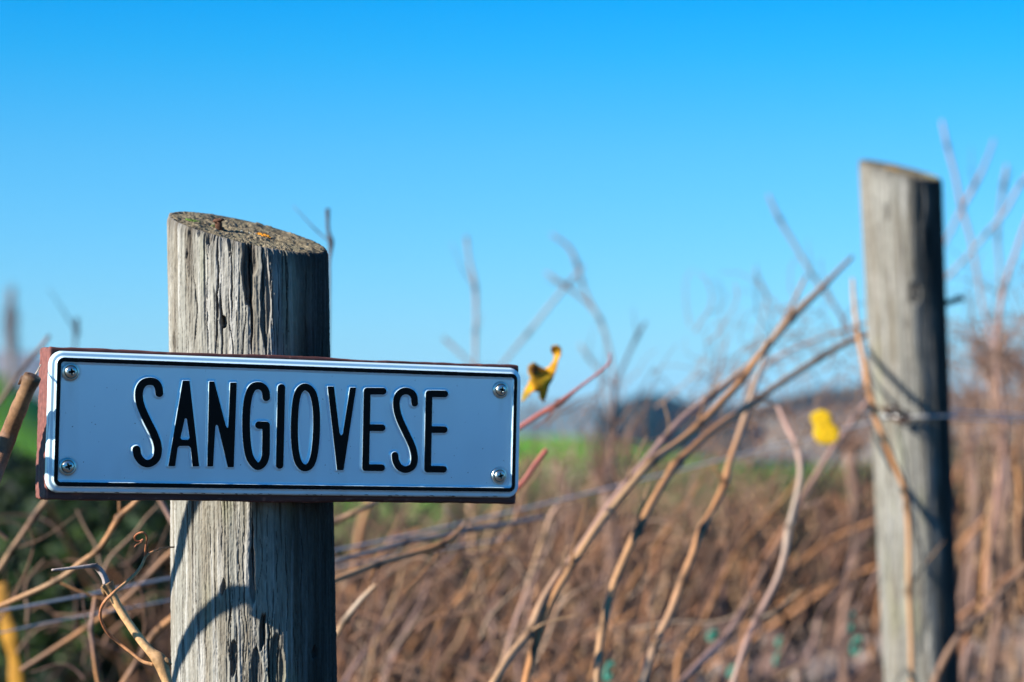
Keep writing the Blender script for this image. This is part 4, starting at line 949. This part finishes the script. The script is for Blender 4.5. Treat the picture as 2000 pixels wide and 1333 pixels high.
# ------------------------------------------------------------------ dark green bushes at the left, and the knotty vine at the right
def leafy(name, label, cx_, top, Y, w, h, n, s, cols, group=None):
    root = empty(name, (at(cx_, 835, Y).x, Y, float(ground_z(at(cx_, 835, Y).x, Y))+EYE)); tag(root, label, 'bush', group)
    zt = at(cx_, top, Y).z-root.location.z
    v = rng.normal(size=(n, 3)); v /= np.linalg.norm(v, axis=1)[:, None]; v *= (.35+.65*rng.random((n, 1))**.5)
    v *= (1+.25*vn(v[:, 0]*3+cx_, v[:, 2]*3, 7))[:, None]
    c = v*np.array([w, w*.8, zt*.5])+[0, 0, zt*.5]; c[:, 2] = np.maximum(c[:, 2], .01)
    e1 = rng.normal(size=(n, 3)); e1 /= np.linalg.norm(e1, axis=1)[:, None]; e2 = np.cross(e1, rng.normal(size=(n, 3))); e2 /= np.linalg.norm(e2, axis=1)[:, None]
    ss = s*rng.uniform(.6, 1.3, (n, 1))
    V = np.stack([c-e1*ss, c-e2*ss*.45, c+e1*ss, c+e2*ss*.45], 1).reshape(-1, 3); F = np.arange(4*n).reshape(-1, 4)
    col = np.array(cols)[rng.integers(0, len(cols), n)]*rng.uniform(.6, 1.4, (n, 1)); col = np.repeat(col, 4, axis=0)
    o = mesh_obj('foliage', V, F, M_green, root, col, smooth=False); o['kind'] = 'stuff'
    acc = Acc()
    for k in range(9):
        a = random.uniform(0, 6.28); P = [np.zeros(3), np.array([math.cos(a)*w*.3, math.sin(a)*w*.3, zt*.4]), np.array([math.cos(a)*w*.6, math.sin(a)*w*.5, zt*.75])]
        V, F = tube_arrays(catmull(P, 4), np.linspace(.008, .003, 9), 6); acc.add(V, F, BROWN)
    acc.build('stem', M_stick, root)
GC = [(.012, .025, .010), (.02, .045, .012), (.012, .02, .01), (.05, .09, .02)]
leafy('bush', 'dark green bush below the left end of the board', 60, 868, 7.4, .42, .8, 5200, .028, GC, 'green bushes behind the left end of the board')
leafy('bush', 'dark green bush below the board, left of the near post', 230, 905, 6.8, .36, .7, 5200, .026, GC, 'green bushes behind the left end of the board')
leafy('bush', 'dark bush at the left picture edge', -90, 840, 8.2, .45, .8, 4200, .03, GC, 'green bushes behind the left end of the board')
leafy('bush', 'low dark bush behind the near post', 430, 985, 7.6, .40, .6, 3600, .026, GC, 'green bushes behind the left end of the board')

def twiggy(name, label, px, Y, top, spread, n, cols, r=(.0016, .003), head=None, cat='vine', base_r=.014, tlen=.3):
    X = at(px, 835, Y).x; g = float(ground_z(X, Y))+EYE
    root = empty(name, (X, Y, g)); tag(root, label, cat)
    hp = at(px, head, Y).z-g
    acc = Acc(); P = [np.array([.02, 0, -.05]), np.array([-.02, .01, hp*.35]), np.array([.015, 0, hp*.7]), np.array([0, 0, hp])]
    cane_mesh(acc, P, [base_r*1.3, base_r, base_r*.9, base_r*1.25], (.22, .13, .09), 10, (2,), .1, 6, bud=False)
    acc.build('trunk', M_cane, root)
    ac = Acc(); zt = at(px, top, Y).z-g
    for k in range(n):
        a = random.uniform(0, 2*math.pi); s_ = random.uniform(.15, 1)*spread; H = (zt-hp)*random.uniform(.15, 1.0)
        P = [np.array([0, 0, hp-.02])]
        for j in range(1, 5):
            f = j/4; P.append(np.array([math.cos(a)*s_*f+random.gauss(0, .012), math.sin(a)*s_*f*.6, hp+H*(f-.25*f*f)+random.gauss(0, .012)]))
        r0 = random.uniform(*r)
        V, F = tube_arrays(catmull(P, 3), np.linspace(r0, r0*.4, 13), 5, cap=False); ac.add(V, F, np.array(random.choice(cols))*random.uniform(.7, 1.2))
    o = ac.build('shoots', M_stick, root); o['kind'] = 'stuff'
TC = [(.30, .18, .13), (.22, .13, .10), (.38, .27, .2), (.2, .16, .15)]
twiggy('grapevine', 'knotty vine with a spray of fine twigs, between the right post and the picture edge', 1942, 4.9, 560, .17, 46, TC, head=740, base_r=.010)
twiggy('grapevine', 'vine with low fine twigs against the sky just right of the right post', 1890, 6.4, 640, .17, 60, TC, head=830, base_r=.014)
twiggy('grapevine', 'vine head with twigs at the right picture edge', 2030, 5.6, 560, .26, 60, TC, head=760, base_r=.014)
twiggy('grapevine', 'brown bushy vine rising above the hill left of the right post', 1660, 6.4, 735, .17, 60, TC, head=880, base_r=.014)
twiggy('grapevine', 'brown upright cluster of canes on the skyline right of the board', 1188, 4.9, 745, .07, 34, [(.17, .09, .07), (.24, .13, .10), (.12, .08, .07)], head=960, base_r=.014, r=(.002, .0036))
twiggy('grapevine', 'pale slender vine shoots between the board and the brown cluster', 1105, 6.8, 800, .10, 16, [PINK, PALE], head=960, base_r=.010)
def twig_tangle(name, label, n, pxr, pyr, Yr, cols, L=(.05, .16), r=(.0007, .0014)):
    acc = Acc()
    for k in range(n):
        c = at(random.uniform(*pxr), random.triangular(pyr[0], pyr[1], pyr[1]), random.uniform(*Yr)); a = random.gauss(1.2, .8); l = random.uniform(*L)/5
        P = [c]; curl = random.gauss(0, .35)
        for q_ in range(5):
            P.append(P[-1]+Vector((math.cos(a)*l, random.uniform(-.3, .3)*l, math.sin(a)*l))); a += curl+random.gauss(0, .25)
        r0 = random.uniform(*r); pts = catmull(P, 3); V, F = tube_arrays(pts, np.linspace(r0, r0*.5, len(pts)), 5, cap=False)
        acc.add(V, F, np.array(random.choice(cols))*random.uniform(.7, 1.2))
    tag(acc.build(name, M_stick), label, kind='stuff')
FT = [(.17, .095, .06), (.10, .06, .045), (.24, .13, .08), (.28, .18, .12)]
twig_tangle('twig_tangle', 'fine curling twigs between the fan of canes and the right post', 150, (1340, 1710), (590, 900), (3.4, 4.6), FT)
twig_tangle('twig_tangle', 'fine twigs and tendrils against the sky right of the right post', 260, (1840, 2060), (560, 930), (3.6, 5.6), FT)
twig_tangle('twig_tangle', 'fine twigs over the grassy strip right of the board', 150, (1000, 1500), (780, 1040), (3.2, 4.6), FT)
twig_tangle('twig_tangle', 'fine twigs round the coiled tendril at the lower left', 26, (-60, 340), (1000, 1330), (2.3, 3.4), FT, r=(.0009, .002))
twig_tangle('twig_tangle', 'fine twigs among the canes right of the near post', 130, (640, 1300), (980, 1340), (2.8, 4.4), FT+[(.35, .25, .17)], r=(.0009, .0022))
# bare poplar far away at the left edge of the sky
def bare_tree(px, top, base, Y):
    X = at(px, 835, Y).x; g = float(ground_z(X, Y))+EYE; H = at(px, top, Y).z-g
    root = empty('bare_tree', (X, Y, g)); tag(root, 'bare slender far tree on the skyline at the left edge', 'tree')
    acc = Acc(); V, F = tube_arrays(catmull([np.array([0, 0, -.2]), np.array([.05, 0, H*.5]), np.array([0, 0, H])], 6), np.linspace(.16, .03, 13), 8); acc.add(V, F, (.2, .16, .15)); acc.build('trunk', M_stick, root)
    ac = Acc()
    for k in range(150):
        f = random.uniform(.25, .98); a = random.uniform(0, 6.28); L = H*.17*(1.15-f)*random.uniform(.5, 1.2)+.15
        P = [np.array([0, 0, H*f]), np.array([math.cos(a)*L*.3, math.sin(a)*L*.3, H*f+L*.7]), np.array([math.cos(a)*L*.45, math.sin(a)*L*.45, H*f+L*1.6])]
        V, F = tube_arrays(np.array(P), [.03, .022, .01], 4, cap=False); ac.add(V, F, (.27, .21, .22))
    o = ac.build('crown', M_stick, root); o['kind'] = 'stuff'
bare_tree(20, 575, 700, 75)

# ------------------------------------------------------------------ thin winter haze over the land
bm = bmesh.new(); bmesh.ops.create_cube(bm, size=1)
for v in bm.verts: v.co = Vector((v.co.x*3000, -400.5+(v.co.y+.5)*1900, -26+(v.co.z+.5)*54))
me = bpy.data.meshes.new('haze'); bm.to_mesh(me); bm.free(); ho = bpy.data.objects.new('haze', me); C.objects.link(ho); ho['kind'] = 'stuff'
hm = bpy.data.materials.new('haze'); hm.use_nodes = True; hn = hm.node_tree; hn.nodes.remove(hn.nodes['Principled BSDF'])
pv_ = hn.nodes.new('ShaderNodeVolumePrincipled'); pv_.inputs['Color'].default_value = (.30, .62, 1, 1); pv_.inputs['Density'].default_value = .00028
hn.links.new(pv_.outputs[0], hn.nodes['Material Output'].inputs['Volume']); me.materials.append(hm)
